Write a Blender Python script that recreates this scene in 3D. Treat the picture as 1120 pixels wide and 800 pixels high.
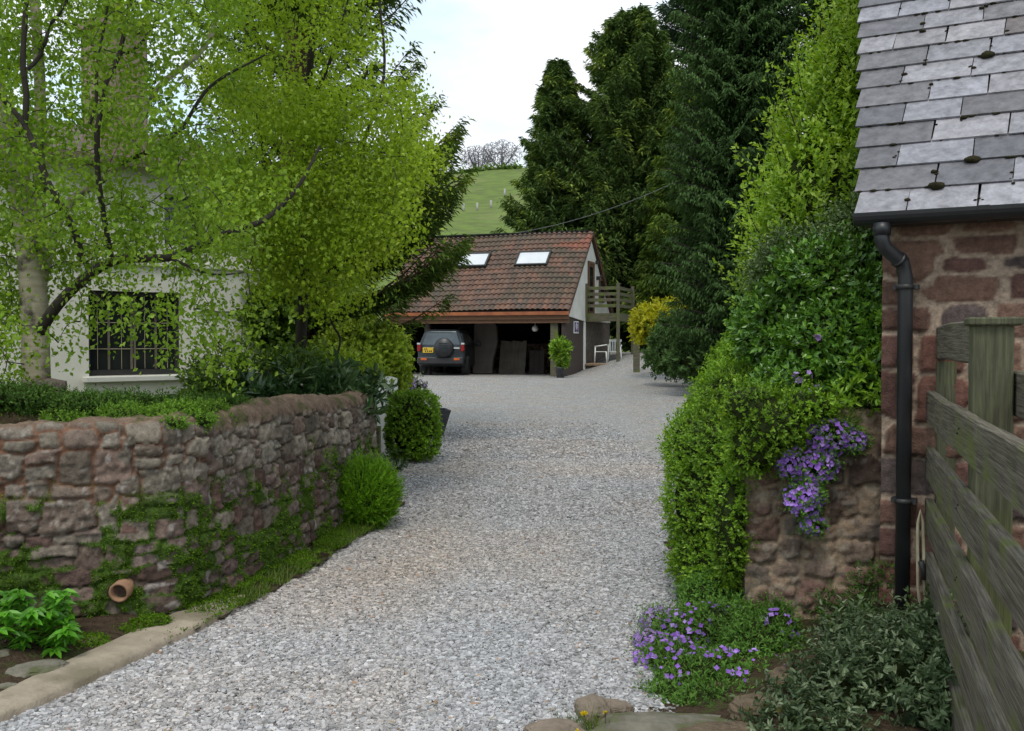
import bpy, math, random
import numpy as np
from mathutils import Vector, Matrix

# ---------------------------------------------------------------- camera, sky, sun, exposure
SC = bpy.context.scene
for o in list(bpy.data.objects):
    bpy.data.objects.remove(o)
COL = SC.collection
F = 1089.0
PITCH = math.atan(28.0 / F)
EYE = 1.5
cam_data = bpy.data.cameras.new('camera')
cam = bpy.data.objects.new('camera', cam_data)
COL.objects.link(cam)
cam.location = (0, 0, EYE)
cam.rotation_euler = (math.radians(90) - PITCH, 0, 0)
cam_data.lens = 36.0 * F / 1120.0
cam_data.sensor_width = 36.0
cam_data.clip_start = 0.05
cam_data.clip_end = 3000
SC.camera = cam

SUN_EL, SUN_ROT = math.radians(60), math.radians(192)
w = bpy.data.worlds.new("World")
SC.world = w
w.use_nodes = True
nt = w.node_tree
nt.nodes.clear()
out = nt.nodes.new('ShaderNodeOutputWorld')
sky = nt.nodes.new('ShaderNodeTexSky')
sky.sky_type = 'NISHITA'
sky.sun_disc = False
sky.sun_elevation = SUN_EL
sky.sun_rotation = SUN_ROT
bg1 = nt.nodes.new('ShaderNodeBackground'); bg1.inputs[1].default_value = 0.15
nt.links.new(sky.outputs[0], bg1.inputs[0])
bg2 = nt.nodes.new('ShaderNodeBackground')
bg2.inputs[0].default_value = (0.97, 0.99, 1.0, 1); bg2.inputs[1].default_value = 1.3
tc = nt.nodes.new('ShaderNodeTexCoord')
mp = nt.nodes.new('ShaderNodeMapping'); mp.inputs['Scale'].default_value = (1.0, 1.0, 2.2)
mp.inputs['Location'].default_value = (0.3, 0.1, 0.4)
nz = nt.nodes.new('ShaderNodeTexNoise'); nz.inputs['Scale'].default_value = 2.6
nz.inputs['Detail'].default_value = 6; nz.inputs['Roughness'].default_value = 0.55
cr = nt.nodes.new('ShaderNodeMapRange')
cr.inputs['From Min'].default_value = 0.30; cr.inputs['From Max'].default_value = 0.60
cr.inputs['To Min'].default_value = 0.66; cr.inputs['To Max'].default_value = 0.97
mx = nt.nodes.new('ShaderNodeMixShader')
nt.links.new(tc.outputs['Generated'], mp.inputs[0]); nt.links.new(mp.outputs[0], nz.inputs[0])
nt.links.new(nz.outputs['Fac'], cr.inputs[0]); nt.links.new(cr.outputs[0], mx.inputs[0])
nz2 = nt.nodes.new('ShaderNodeTexNoise'); nz2.inputs['Scale'].default_value = 3.4; nz2.inputs['Detail'].default_value = 7
mp2 = nt.nodes.new('ShaderNodeMapping'); mp2.inputs['Scale'].default_value = (1.0, 1.0, 2.6); mp2.inputs['Location'].default_value = (1.3, .4, .9)
mr2 = nt.nodes.new('ShaderNodeMapRange'); mr2.inputs['From Min'].default_value = .40; mr2.inputs['From Max'].default_value = .58
cm2 = nt.nodes.new('ShaderNodeMix'); cm2.data_type = 'RGBA'
cm2.inputs[6].default_value = (.66, .86, .97, 1); cm2.inputs[7].default_value = (.99, 1.0, 1.0, 1)
nt.links.new(tc.outputs['Generated'], mp2.inputs[0]); nt.links.new(mp2.outputs[0], nz2.inputs[0]); nt.links.new(nz2.outputs['Fac'], mr2.inputs[0])
nt.links.new(mr2.outputs[0], cm2.inputs[0]); nt.links.new(cm2.outputs[2], bg2.inputs[0])
nt.links.new(bg1.outputs[0], mx.inputs[1]); nt.links.new(bg2.outputs[0], mx.inputs[2])
nt.links.new(mx.outputs[0], out.inputs[0])

sd = bpy.data.lights.new('sun', 'SUN')
sd.energy = 1.7
sd.angle = math.radians(18)
sd.color = (1.0, 0.95, 0.86)
sun = bpy.data.objects.new('sun', sd)
COL.objects.link(sun)
sv = Vector((math.sin(SUN_ROT) * math.cos(SUN_EL), math.cos(SUN_ROT) * math.cos(SUN_EL), math.sin(SUN_EL)))
sun.rotation_euler = sv.to_track_quat('Z', 'Y').to_euler()
sun.location = (0, 0, 30)

SC.view_settings.view_transform = 'Standard'
SC.view_settings.look = 'None'
SC.view_settings.exposure = 0.0
SC.view_settings.gamma = 1.0
SC.render.engine = 'CYCLES'
cy = SC.cycles
cy.use_denoising = True
try:
    cy.denoiser = 'OPENIMAGEDENOISE'
except Exception:
    pass
cy.max_bounces = 5
cy.diffuse_bounces = 3
cy.glossy_bounces = 2
cy.transmission_bounces = 3
cy.transparent_max_bounces = 6
cy.caustics_reflective = False
cy.caustics_refractive = False
cy.use_adaptive_sampling = True
cy.adaptive_threshold = 0.02

# ---------------------------------------------------------------- numeric helpers
R = np.random.default_rng(7)
PI = math.pi
def nrm(a):
    a = np.asarray(a, float)
    return a / np.maximum(np.linalg.norm(a, axis=-1, keepdims=True), 1e-9)
def sstep(a, b, x):
    t = np.clip((np.asarray(x, float) - a) / (b - a), 0, 1)
    return t * t * (3 - 2 * t)
def _h(ix, iy, iz, s):
    n = (ix.astype(np.int64) * 374761393 + iy.astype(np.int64) * 668265263 + iz.astype(np.int64) * 2147483647 + s * 974711) & 0x7fffffff
    n = ((n ^ (n >> 13)) * 1274126177) & 0x7fffffff
    n = (n ^ (n >> 16)) & 0xffffff
    return n / float(0xffffff)
def vnoise(x, y, z=None, s=0):
    x = np.asarray(x, float); y = np.asarray(y, float)
    z = np.zeros_like(x) if z is None else np.asarray(z, float)
    ix, iy, iz = np.floor(x), np.floor(y), np.floor(z)
    fx, fy, fz = x - ix, y - iy, z - iz
    fx, fy, fz = [t * t * (3 - 2 * t) for t in (fx, fy, fz)]
    r = 0
    for dx in (0, 1):
        for dy in (0, 1):
            for dz in (0, 1):
                r = r + _h(ix + dx, iy + dy, iz + dz, s) * (fx if dx else 1 - fx) * (fy if dy else 1 - fy) * (fz if dz else 1 - fz)
    return r
def fbm(x, y, z=None, o=4, s=0):
    a, f, r, t = 1.0, 1.0, 0, 0
    for k in range(o):
        r = r + a * vnoise(np.asarray(x) * f, np.asarray(y) * f, None if z is None else np.asarray(z) * f, s + k * 17)
        t += a; a *= 0.5; f *= 2.03
    return r / t
def hash1(i, s=0):
    i = np.asarray(i)
    return _h(i, i * 0 + 3, i * 0 + 5, s)

def ground(x, y):
    x = np.asarray(x, float); y = np.asarray(y, float)
    return 0.2 * sstep(14, 34, y) + 0.75 * sstep(1.6, 4.6, x) * sstep(29, 41, y)

# a pixel of the 1120x800 frame to a point at depth Y / on a plane / on the ground
def ray(px, py):
    x = (px - 560) / F; v = (400 - py) / F
    c, s = math.cos(PITCH), math.sin(PITCH)
    return Vector((x, c + v * s, -s + v * c))
def at(px, py, Y):
    d = ray(px, py)
    return Vector((d.x / d.y * Y, Y, EYE + d.z / d.y * Y))
def onz(px, py, z=0.0):
    d = ray(px, py)
    t = (z - EYE) / d.z
    return Vector((d.x * t, d.y * t, z))
def drop(px, py):
    lo, hi = 2.0, 60.0
    d = ray(px, py)
    for Y in np.arange(2.0, 60, 0.1):
        x = d.x / d.y * Y; z = EYE + d.z / d.y * Y
        if z <= float(ground(x, Y)):
            return Vector((x, Y, float(ground(x, Y))))
    return Vector((d.x / d.y * 40, 40, float(ground(d.x / d.y * 40, 40))))

# ---------------------------------------------------------------- object helpers
def tag(o, label=None, cat=None, group=None, kind=None):
    if label: o['label'] = label
    if cat: o['category'] = cat
    if group: o['group'] = group
    if kind: o['kind'] = kind
    return o
def empty(name, loc=(0, 0, 0), rz=0.0, label=None, cat=None, group=None):
    o = bpy.data.objects.new(name, None)
    COL.objects.link(o)
    o.location = loc; o.rotation_euler = (0, 0, rz)
    o.empty_display_size = 0.2
    return tag(o, label, cat, group)
def link(name, me, mat=None, parent=None, loc=None):
    o = bpy.data.objects.new(name, me)
    COL.objects.link(o)
    if mat is not None:
        if isinstance(mat, (list, tuple)):
            for m in mat: me.materials.append(m)
        else:
            me.materials.append(mat)
    if parent is not None: o.parent = parent
    if loc is not None: o.location = loc
    return o
def np_mesh(name, V, faces, smooth=False, attrs=None, colors=None, matidx=None):
    """faces: (M,k) int array or list of such arrays"""
    if not isinstance(faces, (list, tuple)): faces = [faces]
    faces = [np.asarray(f, np.int32) for f in faces if len(f)]
    me = bpy.data.meshes.new(name)
    V = np.ascontiguousarray(V, np.float32)
    me.vertices.add(len(V)); me.vertices.foreach_set('co', V.ravel())
    loops = np.concatenate([f.ravel() for f in faces])
    tot = np.concatenate([np.full(len(f), f.shape[1], np.int32) for f in faces])
    start = np.concatenate([[0], np.cumsum(tot)[:-1]]).astype(np.int32)
    me.loops.add(len(loops)); me.loops.foreach_set('vertex_index', loops.astype(np.int32))
    me.polygons.add(len(tot)); me.polygons.foreach_set('loop_start', start)
    me.polygons.foreach_set('loop_total', tot)
    if matidx is not None: me.polygons.foreach_set('material_index', np.asarray(matidx, np.int32))
    me.polygons.foreach_set('use_smooth', np.full(len(tot), bool(smooth)))
    me.update(calc_edges=True)
    for k, a in (attrs or {}).items():
        at_ = me.attributes.new(k, 'FLOAT', 'POINT'); at_.data.foreach_set('value', np.ascontiguousarray(a, np.float32))
    if colors is not None:
        c = np.ones((len(V), 4), np.float32); c[:, :3] = np.clip(colors, 0, 1)
        ca = me.color_attributes.new('Col', 'FLOAT_COLOR', 'POINT'); ca.data.foreach_set('color', c.ravel())
    return me
def local(V, origin, rz=0.0):
    """world points to the frame of an object at origin turned by rz"""
    V = np.asarray(V, float) - np.asarray(origin, float)
    if rz:
        c, s = math.cos(-rz), math.sin(-rz)
        V = np.stack([V[:, 0] * c - V[:, 1] * s, V[:, 0] * s + V[:, 1] * c, V[:, 2]], 1)
    return V

class MB:
    """collects bevelled boxes, tubes, lathes and prisms; build() links them as one mesh object"""
    def __init__(s): s.v = []; s.f = []; s.sm = []
    def add(s, V, Fc, sm=False):
        b = len(s.v)
        s.v += [tuple(map(float, p)) for p in V]
        for f in Fc:
            s.f.append([i + b for i in f]); s.sm.append(sm)
        return s
    def box(s, x0, x1, y0, y1, z0, z1, bev=0.0, M=None):
        if x0 > x1: x0, x1 = x1, x0
        if y0 > y1: y0, y1 = y1, y0
        if z0 > z1: z0, z1 = z1, z0
        bev = min(bev, (x1 - x0) * .45, (y1 - y0) * .45, (z1 - z0) * .45)
        if bev <= 0:
            V = [(x, y, z) for z in (z0, z1) for y in (y0, y1) for x in (x0, x1)]
            Fc = [(0, 2, 3, 1), (4, 5, 7, 6), (0, 1, 5, 4), (2, 6, 7, 3), (0, 4, 6, 2), (1, 3, 7, 5)]
        else:
            import bmesh
            bm = bmesh.new()
            bmesh.ops.create_cube(bm, size=1.0)
            for vv in bm.verts:
                vv.co = Vector(((x0 + x1) / 2 + vv.co.x * (x1 - x0), (y0 + y1) / 2 + vv.co.y * (y1 - y0), (z0 + z1) / 2 + vv.co.z * (z1 - z0)))
            bmesh.ops.bevel(bm, geom=list(bm.edges), offset=bev, segments=1, affect='EDGES')
            bm.verts.index_update()
            V = [v.co.copy() for v in bm.verts]; Fc = [[v.index for v in f.verts] for f in bm.faces]
            bm.free()
        if M is not None: V = [M @ Vector(p) for p in V]
        return s.add(V, Fc)
    def tube(s, pts, rad, n=8, cap=True):
        pts = [Vector(p) for p in pts]
        if not hasattr(rad, '__len__'): rad = [rad] * len(pts)
        V, Fc = [], []
        up = Vector((0, 0, 1))
        prev = None
        for i, p in enumerate(pts):
            d = (pts[min(i + 1, len(pts) - 1)] - pts[max(i - 1, 0)])
            d.normalize()
            a = prev if prev is not None else (up if abs(d.z) < .9 else Vector((1, 0, 0)))
            e1 = (a - d * a.dot(d)); e1.normalize(); e2 = d.cross(e1)
            prev = e1
            for k in range(n):
                t = 2 * PI * k / n
                V.append(p + (e1 * math.cos(t) + e2 * math.sin(t)) * rad[i])
        for i in range(len(pts) - 1):
            for k in range(n):
                a, b = i * n + k, i * n + (k + 1) % n
                Fc.append((a, b, b + n, a + n))
        if cap:
            Fc.append(tuple(range(n - 1, -1, -1))); Fc.append(tuple(range((len(pts) - 1) * n, len(pts) * n)))
        return s.add(V, Fc, True)
    def lathe(s, prof, c=(0, 0, 0), n=20, M=None):
        V, Fc = [], []
        for r, z in prof:
            for k in range(n):
                t = 2 * PI * k / n
                V.append(Vector((c[0] + r * math.cos(t), c[1] + r * math.sin(t), c[2] + z)))
        for i in range(len(prof) - 1):
            for k in range(n):
                a, b = i * n + k, i * n + (k + 1) % n
                Fc.append((a, b, b + n, a + n))
        if prof[0][0] > 1e-4: Fc.append(tuple(range(n - 1, -1, -1)))
        if prof[-1][0] > 1e-4: Fc.append(tuple(range((len(prof) - 1) * n, len(prof) * n)))
        if M is not None: V = [M @ p for p in V]
        return s.add(V, Fc, True)
    def prism(s, poly, a, b, axis='y', M=None):
        """poly in the two other axes, extruded along axis from a to b"""
        n = len(poly); V = []
        for t in (a, b):
            for p, q in poly:
                V.append({'y': (p, t, q), 'x': (t, p, q), 'z': (p, q, t)}[axis])
        Fc = [tuple(range(n)), tuple(range(2 * n - 1, n - 1, -1))] + [(i, i + n, (i + 1) % n + n, (i + 1) % n) for i in range(n)]
        if M is not None: V = [M @ Vector(p) for p in V]
        return s.add(V, Fc)
    def build(s, name, mat, parent=None, loc=None):
        import bmesh
        me = bpy.data.meshes.new(name)
        me.from_pydata(s.v, [], s.f)
        me.polygons.foreach_set('use_smooth', s.sm)
        bm = bmesh.new(); bm.from_mesh(me)
        bmesh.ops.recalc_face_normals(bm, faces=bm.faces)
        bm.to_mesh(me); bm.free()
        me.update()
        return link(name, me, mat, parent, loc)

# ---------------------------------------------------------------- materials
def _mat(name):
    m = bpy.data.materials.new(name); m.use_nodes = True
    t = m.node_tree; t.nodes.clear()
    o = t.nodes.new('ShaderNodeOutputMaterial')
    return m, t, o
def mix_rgb(t, fac, a, b, mode='MIX'):
    n = t.nodes.new('ShaderNodeMix'); n.data_type = 'RGBA'; n.blend_type = mode
    for sock, val in ((n.inputs[0], fac), (n.inputs[6], a), (n.inputs[7], b)):
        if hasattr(val, 'is_output') or isinstance(val, bpy.types.NodeSocket): t.links.new(val, sock)
        elif isinstance(val, (int, float)): sock.default_value = val
        else: sock.default_value = (*val[:3], 1)
    return n.outputs[2]
def noise(t, scale, detail=4, rough=.55, vec=None, stretch=None, co='Object'):
    n = t.nodes.new('ShaderNodeTexNoise'); n.inputs['Scale'].default_value = scale
    n.inputs['Detail'].default_value = detail; n.inputs['Roughness'].default_value = rough
    c = t.nodes.new('ShaderNodeTexCoord'); src = c.outputs[co]
    if stretch:
        m_ = t.nodes.new('ShaderNodeMapping'); m_.inputs['Scale'].default_value = stretch
        t.links.new(src, m_.inputs[0]); src = m_.outputs[0]
    t.links.new(src, n.inputs[0])
    return n.outputs['Fac']
def ramp(t, src, a, b, lo=0.0, hi=1.0):
    n = t.nodes.new('ShaderNodeMapRange')
    n.inputs['From Min'].default_value = a; n.inputs['From Max'].default_value = b
    n.inputs['To Min'].default_value = lo; n.inputs['To Max'].default_value = hi
    t.links.new(src, n.inputs[0])
    return n.outputs[0]
def surf(name, c1, c2=None, scale=8, rough=.8, bump=.2, bscale=40, metal=0.0, spec=.4, stretch=None, c3=None, s3=2.0, attr=False, dist=0.01, lohi=(.72, 1.25)):
    m, t, o = _mat(name)
    p = t.nodes.new('ShaderNodeBsdfPrincipled')
    p.inputs['Roughness'].default_value = rough; p.inputs['Metallic'].default_value = metal
    p.inputs['Specular IOR Level'].default_value = spec
    if attr:
        a = t.nodes.new('ShaderNodeAttribute'); a.attribute_name = 'Col'
        n1 = ramp(t, noise(t, scale, 7, .7), .3, .7, lohi[0], lohi[1])
        mm = t.nodes.new('ShaderNodeVectorMath'); mm.operation = 'SCALE'
        t.links.new(a.outputs['Color'], mm.inputs[0]); t.links.new(n1, mm.inputs['Scale'])
        c = mm.outputs[0]
        t.links.new(c, p.inputs['Base Color'])
    else:
        c2 = c2 or tuple(x * .75 for x in c1)
        c = mix_rgb(t, ramp(t, noise(t, scale, 5, stretch=stretch), .35, .65), c1, c2)
        if c3: c = mix_rgb(t, ramp(t, noise(t, s3, 4), .52, .66), c, c3)
        t.links.new(c, p.inputs['Base Color'])
    if bump:
        b = t.nodes.new('ShaderNodeBump'); b.inputs['Strength'].default_value = bump; b.inputs['Distance'].default_value = dist
        t.links.new(noise(t, bscale, 5, stretch=stretch), b.inputs['Height']); t.links.new(b.outputs[0], p.inputs['Normal'])
    t.links.new(p.outputs[0], o.inputs[0])
    return m
def leafmat(name, a, b, c=None, trans=.35, rough=.5, spec=.3):
    """leaf colour runs from a to b (to c) with the leaf's own random tint"""
    m, t, o = _mat(name)
    at_ = t.nodes.new('ShaderNodeAttribute'); at_.attribute_name = 'tint'
    rp = t.nodes.new('ShaderNodeValToRGB')
    rp.color_ramp.elements[0].color = (*a, 1); rp.color_ramp.elements[1].color = (*(c or b), 1)
    if c:
        e = rp.color_ramp.elements.new(.6); e.color = (*b, 1)
    t.links.new(at_.outputs['Fac'], rp.inputs[0])
    big = ramp(t, noise(t, 1.7, 2), .35, .65, .75, 1.2)
    vm = t.nodes.new('ShaderNodeVectorMath'); vm.operation = 'SCALE'
    t.links.new(rp.outputs[0], vm.inputs[0]); t.links.new(big, vm.inputs['Scale'])
    p = t.nodes.new('ShaderNodeBsdfPrincipled'); p.inputs['Roughness'].default_value = rough
    p.inputs['Specular IOR Level'].default_value = spec
    t.links.new(vm.outputs[0], p.inputs['Base Color'])
    tr = t.nodes.new('ShaderNodeBsdfTranslucent')
    g = t.nodes.new('ShaderNodeVectorMath'); g.operation = 'MULTIPLY'; g.inputs[1].default_value = (1.35, 1.3, .6)
    t.links.new(vm.outputs[0], g.inputs[0]); t.links.new(g.outputs[0], tr.inputs[0])
    ms = t.nodes.new('ShaderNodeMixShader'); ms.inputs[0].default_value = trans
    t.links.new(p.outputs[0], ms.inputs[1]); t.links.new(tr.outputs[0], ms.inputs[2]); t.links.new(ms.outputs[0], o.inputs[0])
    return m

M = {}
M['stone'] = surf('wall_stone', (1, 1, 1), attr=True, scale=40, rough=.92, lohi=(.6, 1.35), bump=.9, bscale=120, spec=.15, dist=.006)
M['tiles'] = surf('roof_tile', (1, 1, 1), attr=True, scale=30, rough=.85, bump=.3, bscale=60, spec=.2)
M['slate'] = surf('slate', (1, 1, 1), attr=True, scale=22, rough=.62, bump=.35, bscale=90, spec=.45, dist=.004)
M['render_wall'] = surf('cream_render', (.72, .69, .62), (.62, .59, .52), scale=2.5, rough=.95, bump=.25, bscale=60, spec=.1)
M['white_render'] = surf('white_render', (.66, .65, .61), (.58, .56, .52), scale=2, rough=.95, bump=.1, bscale=60, spec=.1)
M['white_paint'] = surf('white_paint', (.8, .8, .78), (.72, .72, .69), scale=12, rough=.5, bump=.05)
M['grey_wood'] = surf('weathered_timber', (.155, .14, .1), (.075, .07, .05), scale=5, rough=.9, bump=.6, bscale=14, stretch=(1, 1, 14), c3=(.11, .15, .03), s3=5, spec=.15)
M['grey_wood_rail'] = surf('weathered_rail', (.17, .155, .115), (.07, .066, .048), scale=4, rough=.9, bump=.7, bscale=9, stretch=(1, 1, 22), c3=(.12, .16, .03), s3=4.5, spec=.15)
M['brown_wood'] = surf('stained_timber', (.16, .085, .045), (.1, .05, .03), scale=6, rough=.8, bump=.3, bscale=30, stretch=(1, 8, 8))
M['orange_wood'] = surf('varnished_fascia', (.36, .12, .045), (.24, .075, .03), scale=3, rough=.6, bump=.2, bscale=20)
M['dark_wood'] = surf('dark_boarding', (.06, .043, .036), (.04, .028, .024), scale=4, rough=.8, bump=.3, bscale=25, stretch=(6, 6, 1))
M['pale_board'] = surf('pale_boarding', (.14, .12, .095), (.09, .075, .06), scale=3, rough=.85, bump=.2, bscale=20)
M['black_plastic'] = surf('black_plastic', (.018, .019, .022), (.028, .028, .03), scale=6, rough=.42, bump=.05, spec=.5)
M['black_iron'] = surf('black_metal', (.02, .02, .02), (.03, .03, .03), scale=9, rough=.5, bump=.05)
M['concrete'] = surf('kerb_concrete', (.39, .325, .25), (.29, .24, .185), scale=9, rough=.95, bump=.7, bscale=60, c3=(.2, .17, .12), s3=3, spec=.1)
M['flag'] = surf('flagstone', (.19, .175, .14), (.12, .11, .085), scale=10, rough=.95, bump=.9, bscale=40, c3=(.1, .11, .05), s3=9, spec=.1)
M['soil'] = surf('soil', (.09, .062, .042), (.05, .036, .024), scale=22, rough=1, bump=1, bscale=60, c3=(.07, .08, .03), s3=6, spec=.05, dist=.03)
M['moss_rock'] = surf('mossy_rock', (.17, .13, .09), (.1, .075, .055), scale=14, rough=1, bump=1, bscale=40, c3=(.11, .12, .02), s3=5, spec=.05, dist=.02)
M['bark_dark'] = surf('dark_bark', (.05, .04, .032), (.028, .022, .018), scale=10, rough=.95, bump=.8, bscale=30, stretch=(1, 1, .3), dist=.02)
M['bark_red'] = surf('red_brown_bark', (.15, .085, .06), (.08, .045, .033), scale=8, rough=.95, bump=1, bscale=16, stretch=(2, 2, .25), dist=.03)
M['bark_birch'] = surf('birch_bark', (.42, .37, .28), (.3, .26, .18), scale=5, rough=.85, bump=.5, bscale=14, stretch=(.7, .7, 5), c3=(.06, .05, .04), s3=7, dist=.01)
M['bark_far'] = surf('far_bark', (.2, .19, .2), (.16, .15, .17), scale=2, rough=1, bump=0)
M['terracotta'] = surf('terracotta', (.33, .19, .11), (.24, .13, .08), scale=14, rough=.9, bump=.3)
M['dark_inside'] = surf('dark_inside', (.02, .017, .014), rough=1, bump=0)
M['twigs'] = surf('dark_core', (.032, .045, .014), (.022, .03, .01), scale=20, rough=1, bump=1, bscale=40, spec=.03, dist=.03)  # dark green filler for shrub cores, inner shade put into its colour
M['carpaint'] = surf('car_paint', (.035, .045, .05), (.03, .038, .043), scale=3, rough=.3, bump=0, metal=.5, spec=.5)
M['carglass'] = surf('car_glass', (.09, .11, .12), (.05, .06, .065), scale=1.2, rough=.08, bump=0, metal=.6, spec=1.0)
M['windowglass'] = surf('window_glass', (.012, .014, .016), (.02, .022, .024), scale=2, rough=.06, bump=0, spec=.5)
M['pale_pane'] = surf('skylight_pane', (.66, .68, .71), (.55, .57, .6), scale=1.5, rough=.35, bump=0, spec=.6)
M['tyre'] = surf('rubber', (.02, .02, .02), (.028, .028, .028), scale=10, rough=.85, bump=.1)
M['alloy'] = surf('alloy', (.5, .5, .5), (.4, .4, .4), scale=10, rough=.35, bump=0, metal=.8)
M['redlens'] = surf('red_lens', (.3, .02, .015), rough=.25, bump=0)
M['orangelens'] = surf('orange_lens', (.6, .13, .03), rough=.25, bump=0)
M['clearlens'] = surf('clear_lens', (.6, .6, .6), rough=.2, bump=0)
M['yellowplate'] = surf('yellow_plate', (.75, .5, .03), rough=.5, bump=0)
M['purple'] = surf('plaque_purple', (.07, .03, .14), rough=.5, bump=0)
M['slatepot'] = surf('slate_pot', (.09, .09, .1), (.06, .06, .065), scale=8, rough=.8, bump=.2)
M['curtain'] = surf('curtain', (.4, .38, .36), (.3, .28, .27), scale=5, rough=1, bump=.3, bscale=10, stretch=(9, 9, .5))
M['cane'] = surf('pale_cane', (.42, .37, .26), (.3, .26, .17), scale=12, rough=.7, bump=.1)
M['cable'] = surf('grey_cable', (.13, .14, .13), rough=.6, bump=0)

L = {}
L['birch'] = leafmat('birch_leaf', (.13, .23, .02), (.23, .37, .035), (.38, .52, .09), trans=.5, rough=.45)
L['birch2'] = leafmat('young_leaf', (.18, .27, .02), (.31, .44, .035), (.46, .58, .09), trans=.5, rough=.45)
L['hedge'] = leafmat('box_leaf', (.075, .16, .012), (.17, .32, .022), (.34, .52, .045), trans=.3, rough=.35)
L['gloss'] = leafmat('glossy_leaf', (.04, .1, .014), (.085, .2, .022), (.18, .34, .035), trans=.2, rough=.28, spec=.5)
L['shoot'] = leafmat('fresh_shoot', (.13, .27, .02), (.22, .4, .03), (.32, .5, .05), trans=.35, rough=.35)
L['privet'] = leafmat('privet_leaf', (.13, .25, .02), (.26, .42, .035), (.42, .56, .09), trans=.4, rough=.4)
L['cotoneaster'] = leafmat('small_dark_leaf', (.04, .075, .02), (.08, .14, .03), (.2, .27, .12), trans=.2, rough=.35, spec=.5)
L['laurel'] = leafmat('laurel_leaf', (.025, .06, .02), (.05, .11, .035), (.14, .2, .09), trans=.15, rough=.28, spec=.6)
L['shrub'] = leafmat('shrub_leaf', (.05, .1, .012), (.1, .18, .02), (.2, .3, .04), trans=.3)
L['golden'] = leafmat('golden_privet_leaf', (.13, .21, .015), (.25, .35, .03), (.38, .46, .06), trans=.35)
L['yew'] = leafmat('yew_needle', (.06, .15, .008), (.14, .3, .014), (.24, .45, .03), trans=.3)
L['moss'] = leafmat('moss', (.045, .1, .008), (.1, .2, .014), (.18, .28, .03), trans=.25, rough=.9, spec=.05)
L['heath'] = leafmat('low_green', (.03, .075, .012), (.07, .15, .02), (.14, .24, .04), trans=.25, rough=.7)
L['thyme'] = leafmat('bright_mat', (.07, .15, .014), (.14, .27, .025), (.22, .36, .05), trans=.3, rough=.7)
L['grass'] = leafmat('grass_blade', (.06, .12, .015), (.13, .22, .03), (.27, .3, .1), trans=.35)
L['fern'] = leafmat('leafy_green', (.05, .16, .012), (.09, .28, .018), (.15, .4, .03), trans=.35, rough=.35)
L['grey'] = leafmat('grey_green_leaf', (.035, .065, .025), (.08, .125, .055), (.3, .36, .22), trans=.2, rough=.5)
L['aubrieta'] = leafmat('aubrieta_leaf', (.05, .12, .015), (.1, .22, .03), (.18, .32, .06), trans=.25, rough=.7)
L['purple'] = leafmat('purple_petal', (.26, .12, .52), (.38, .19, .72), (.55, .36, .88), trans=.3, rough=.8, spec=.05)
L['lilac'] = leafmat('lilac_petal', (.28, .18, .45), (.4, .27, .6), (.52, .38, .7), trans=.3, rough=.8, spec=.05)
L['yellow'] = leafmat('yellow_petal', (.55, .42, .01), (.75, .58, .02), (.9, .75, .08), trans=.3, rough=.8, spec=.05)
L['gorse'] = leafmat('yellow_shrub_leaf', (.22, .26, .01), (.42, .42, .015), (.6, .56, .03), trans=.35)
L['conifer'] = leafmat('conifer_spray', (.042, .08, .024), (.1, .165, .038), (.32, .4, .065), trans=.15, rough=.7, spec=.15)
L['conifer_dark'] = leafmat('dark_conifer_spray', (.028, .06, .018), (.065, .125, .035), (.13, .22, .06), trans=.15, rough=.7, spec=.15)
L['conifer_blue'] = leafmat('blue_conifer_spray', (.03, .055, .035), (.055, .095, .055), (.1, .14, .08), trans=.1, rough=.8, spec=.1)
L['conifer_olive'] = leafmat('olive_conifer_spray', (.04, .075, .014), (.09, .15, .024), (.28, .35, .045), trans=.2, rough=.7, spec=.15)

# ---------------------------------------------------------------- foliage
def leaf_arrays(P, D, N, Ls, Ws, shape='diamond', curl=0.0):
    P = np.asarray(P, float); D = nrm(D); S = nrm(np.cross(D, N)); Nn = np.cross(S, D)
    n = len(P); Ls = np.broadcast_to(Ls, n)[:, None]; Ws = np.broadcast_to(Ws, n)[:, None]
    if shape == 'diamond':
        V = np.stack([P, P + D * Ls * .45 + S * Ws * .5 + Nn * Ws * .15, P + D * Ls - Nn * Ls * curl, P + D * Ls * .45 - S * Ws * .5 + Nn * Ws * .15], 1)
        Fc = np.arange(n)[:, None] * 4 + np.array([[0, 1, 2, 3]])
        k = 4
    elif shape == 'blade':
        V = np.stack([P - S * Ws * .5, P + S * Ws * .5, P + D * Ls - Nn * Ls * curl], 1)
        Fc = np.arange(n)[:, None] * 3 + np.array([[0, 1, 2]])
        k = 3
    else:
        V = np.stack([P, P + D * Ls * .28 + S * Ws * .45 + Nn * Ws * .18, P + D * Ls * .66 + S * Ws * .4 + Nn * Ws * .14 - Nn * Ls * curl * .4, P + D * Ls - Nn * Ls * curl,
                      P + D * Ls * .66 - S * Ws * .4 + Nn * Ws * .14 - Nn * Ls * curl * .4, P + D * Ls * .28 - S * Ws * .45 + Nn * Ws * .18], 1)
        Fc = np.concatenate([np.arange(n)[:, None] * 6 + np.array([[0, 1, 2, 3]]), np.arange(n)[:, None] * 6 + np.array([[0, 3, 4, 5]])])
        k = 6
    return V.reshape(-1, 3), Fc, k
def foliage(name, P, D, N, Ls, Ws, mat, parent=None, shape='diamond', tint=None, curl=0.0, origin=(0, 0, 0), rng=R):
    n = len(P)
    V, Fc, k = leaf_arrays(P, D, N, Ls, Ws, shape, curl)
    tint = rng.random(n) if tint is None else np.clip(tint, 0, 1)
    me = np_mesh(name, local(V, origin), Fc, attrs={'tint': np.repeat(tint, k)})
    o_ = link(name, me, mat, parent)
    if parent is not None and n > 100: o_['kind'] = 'stuff'
    return o_
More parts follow.
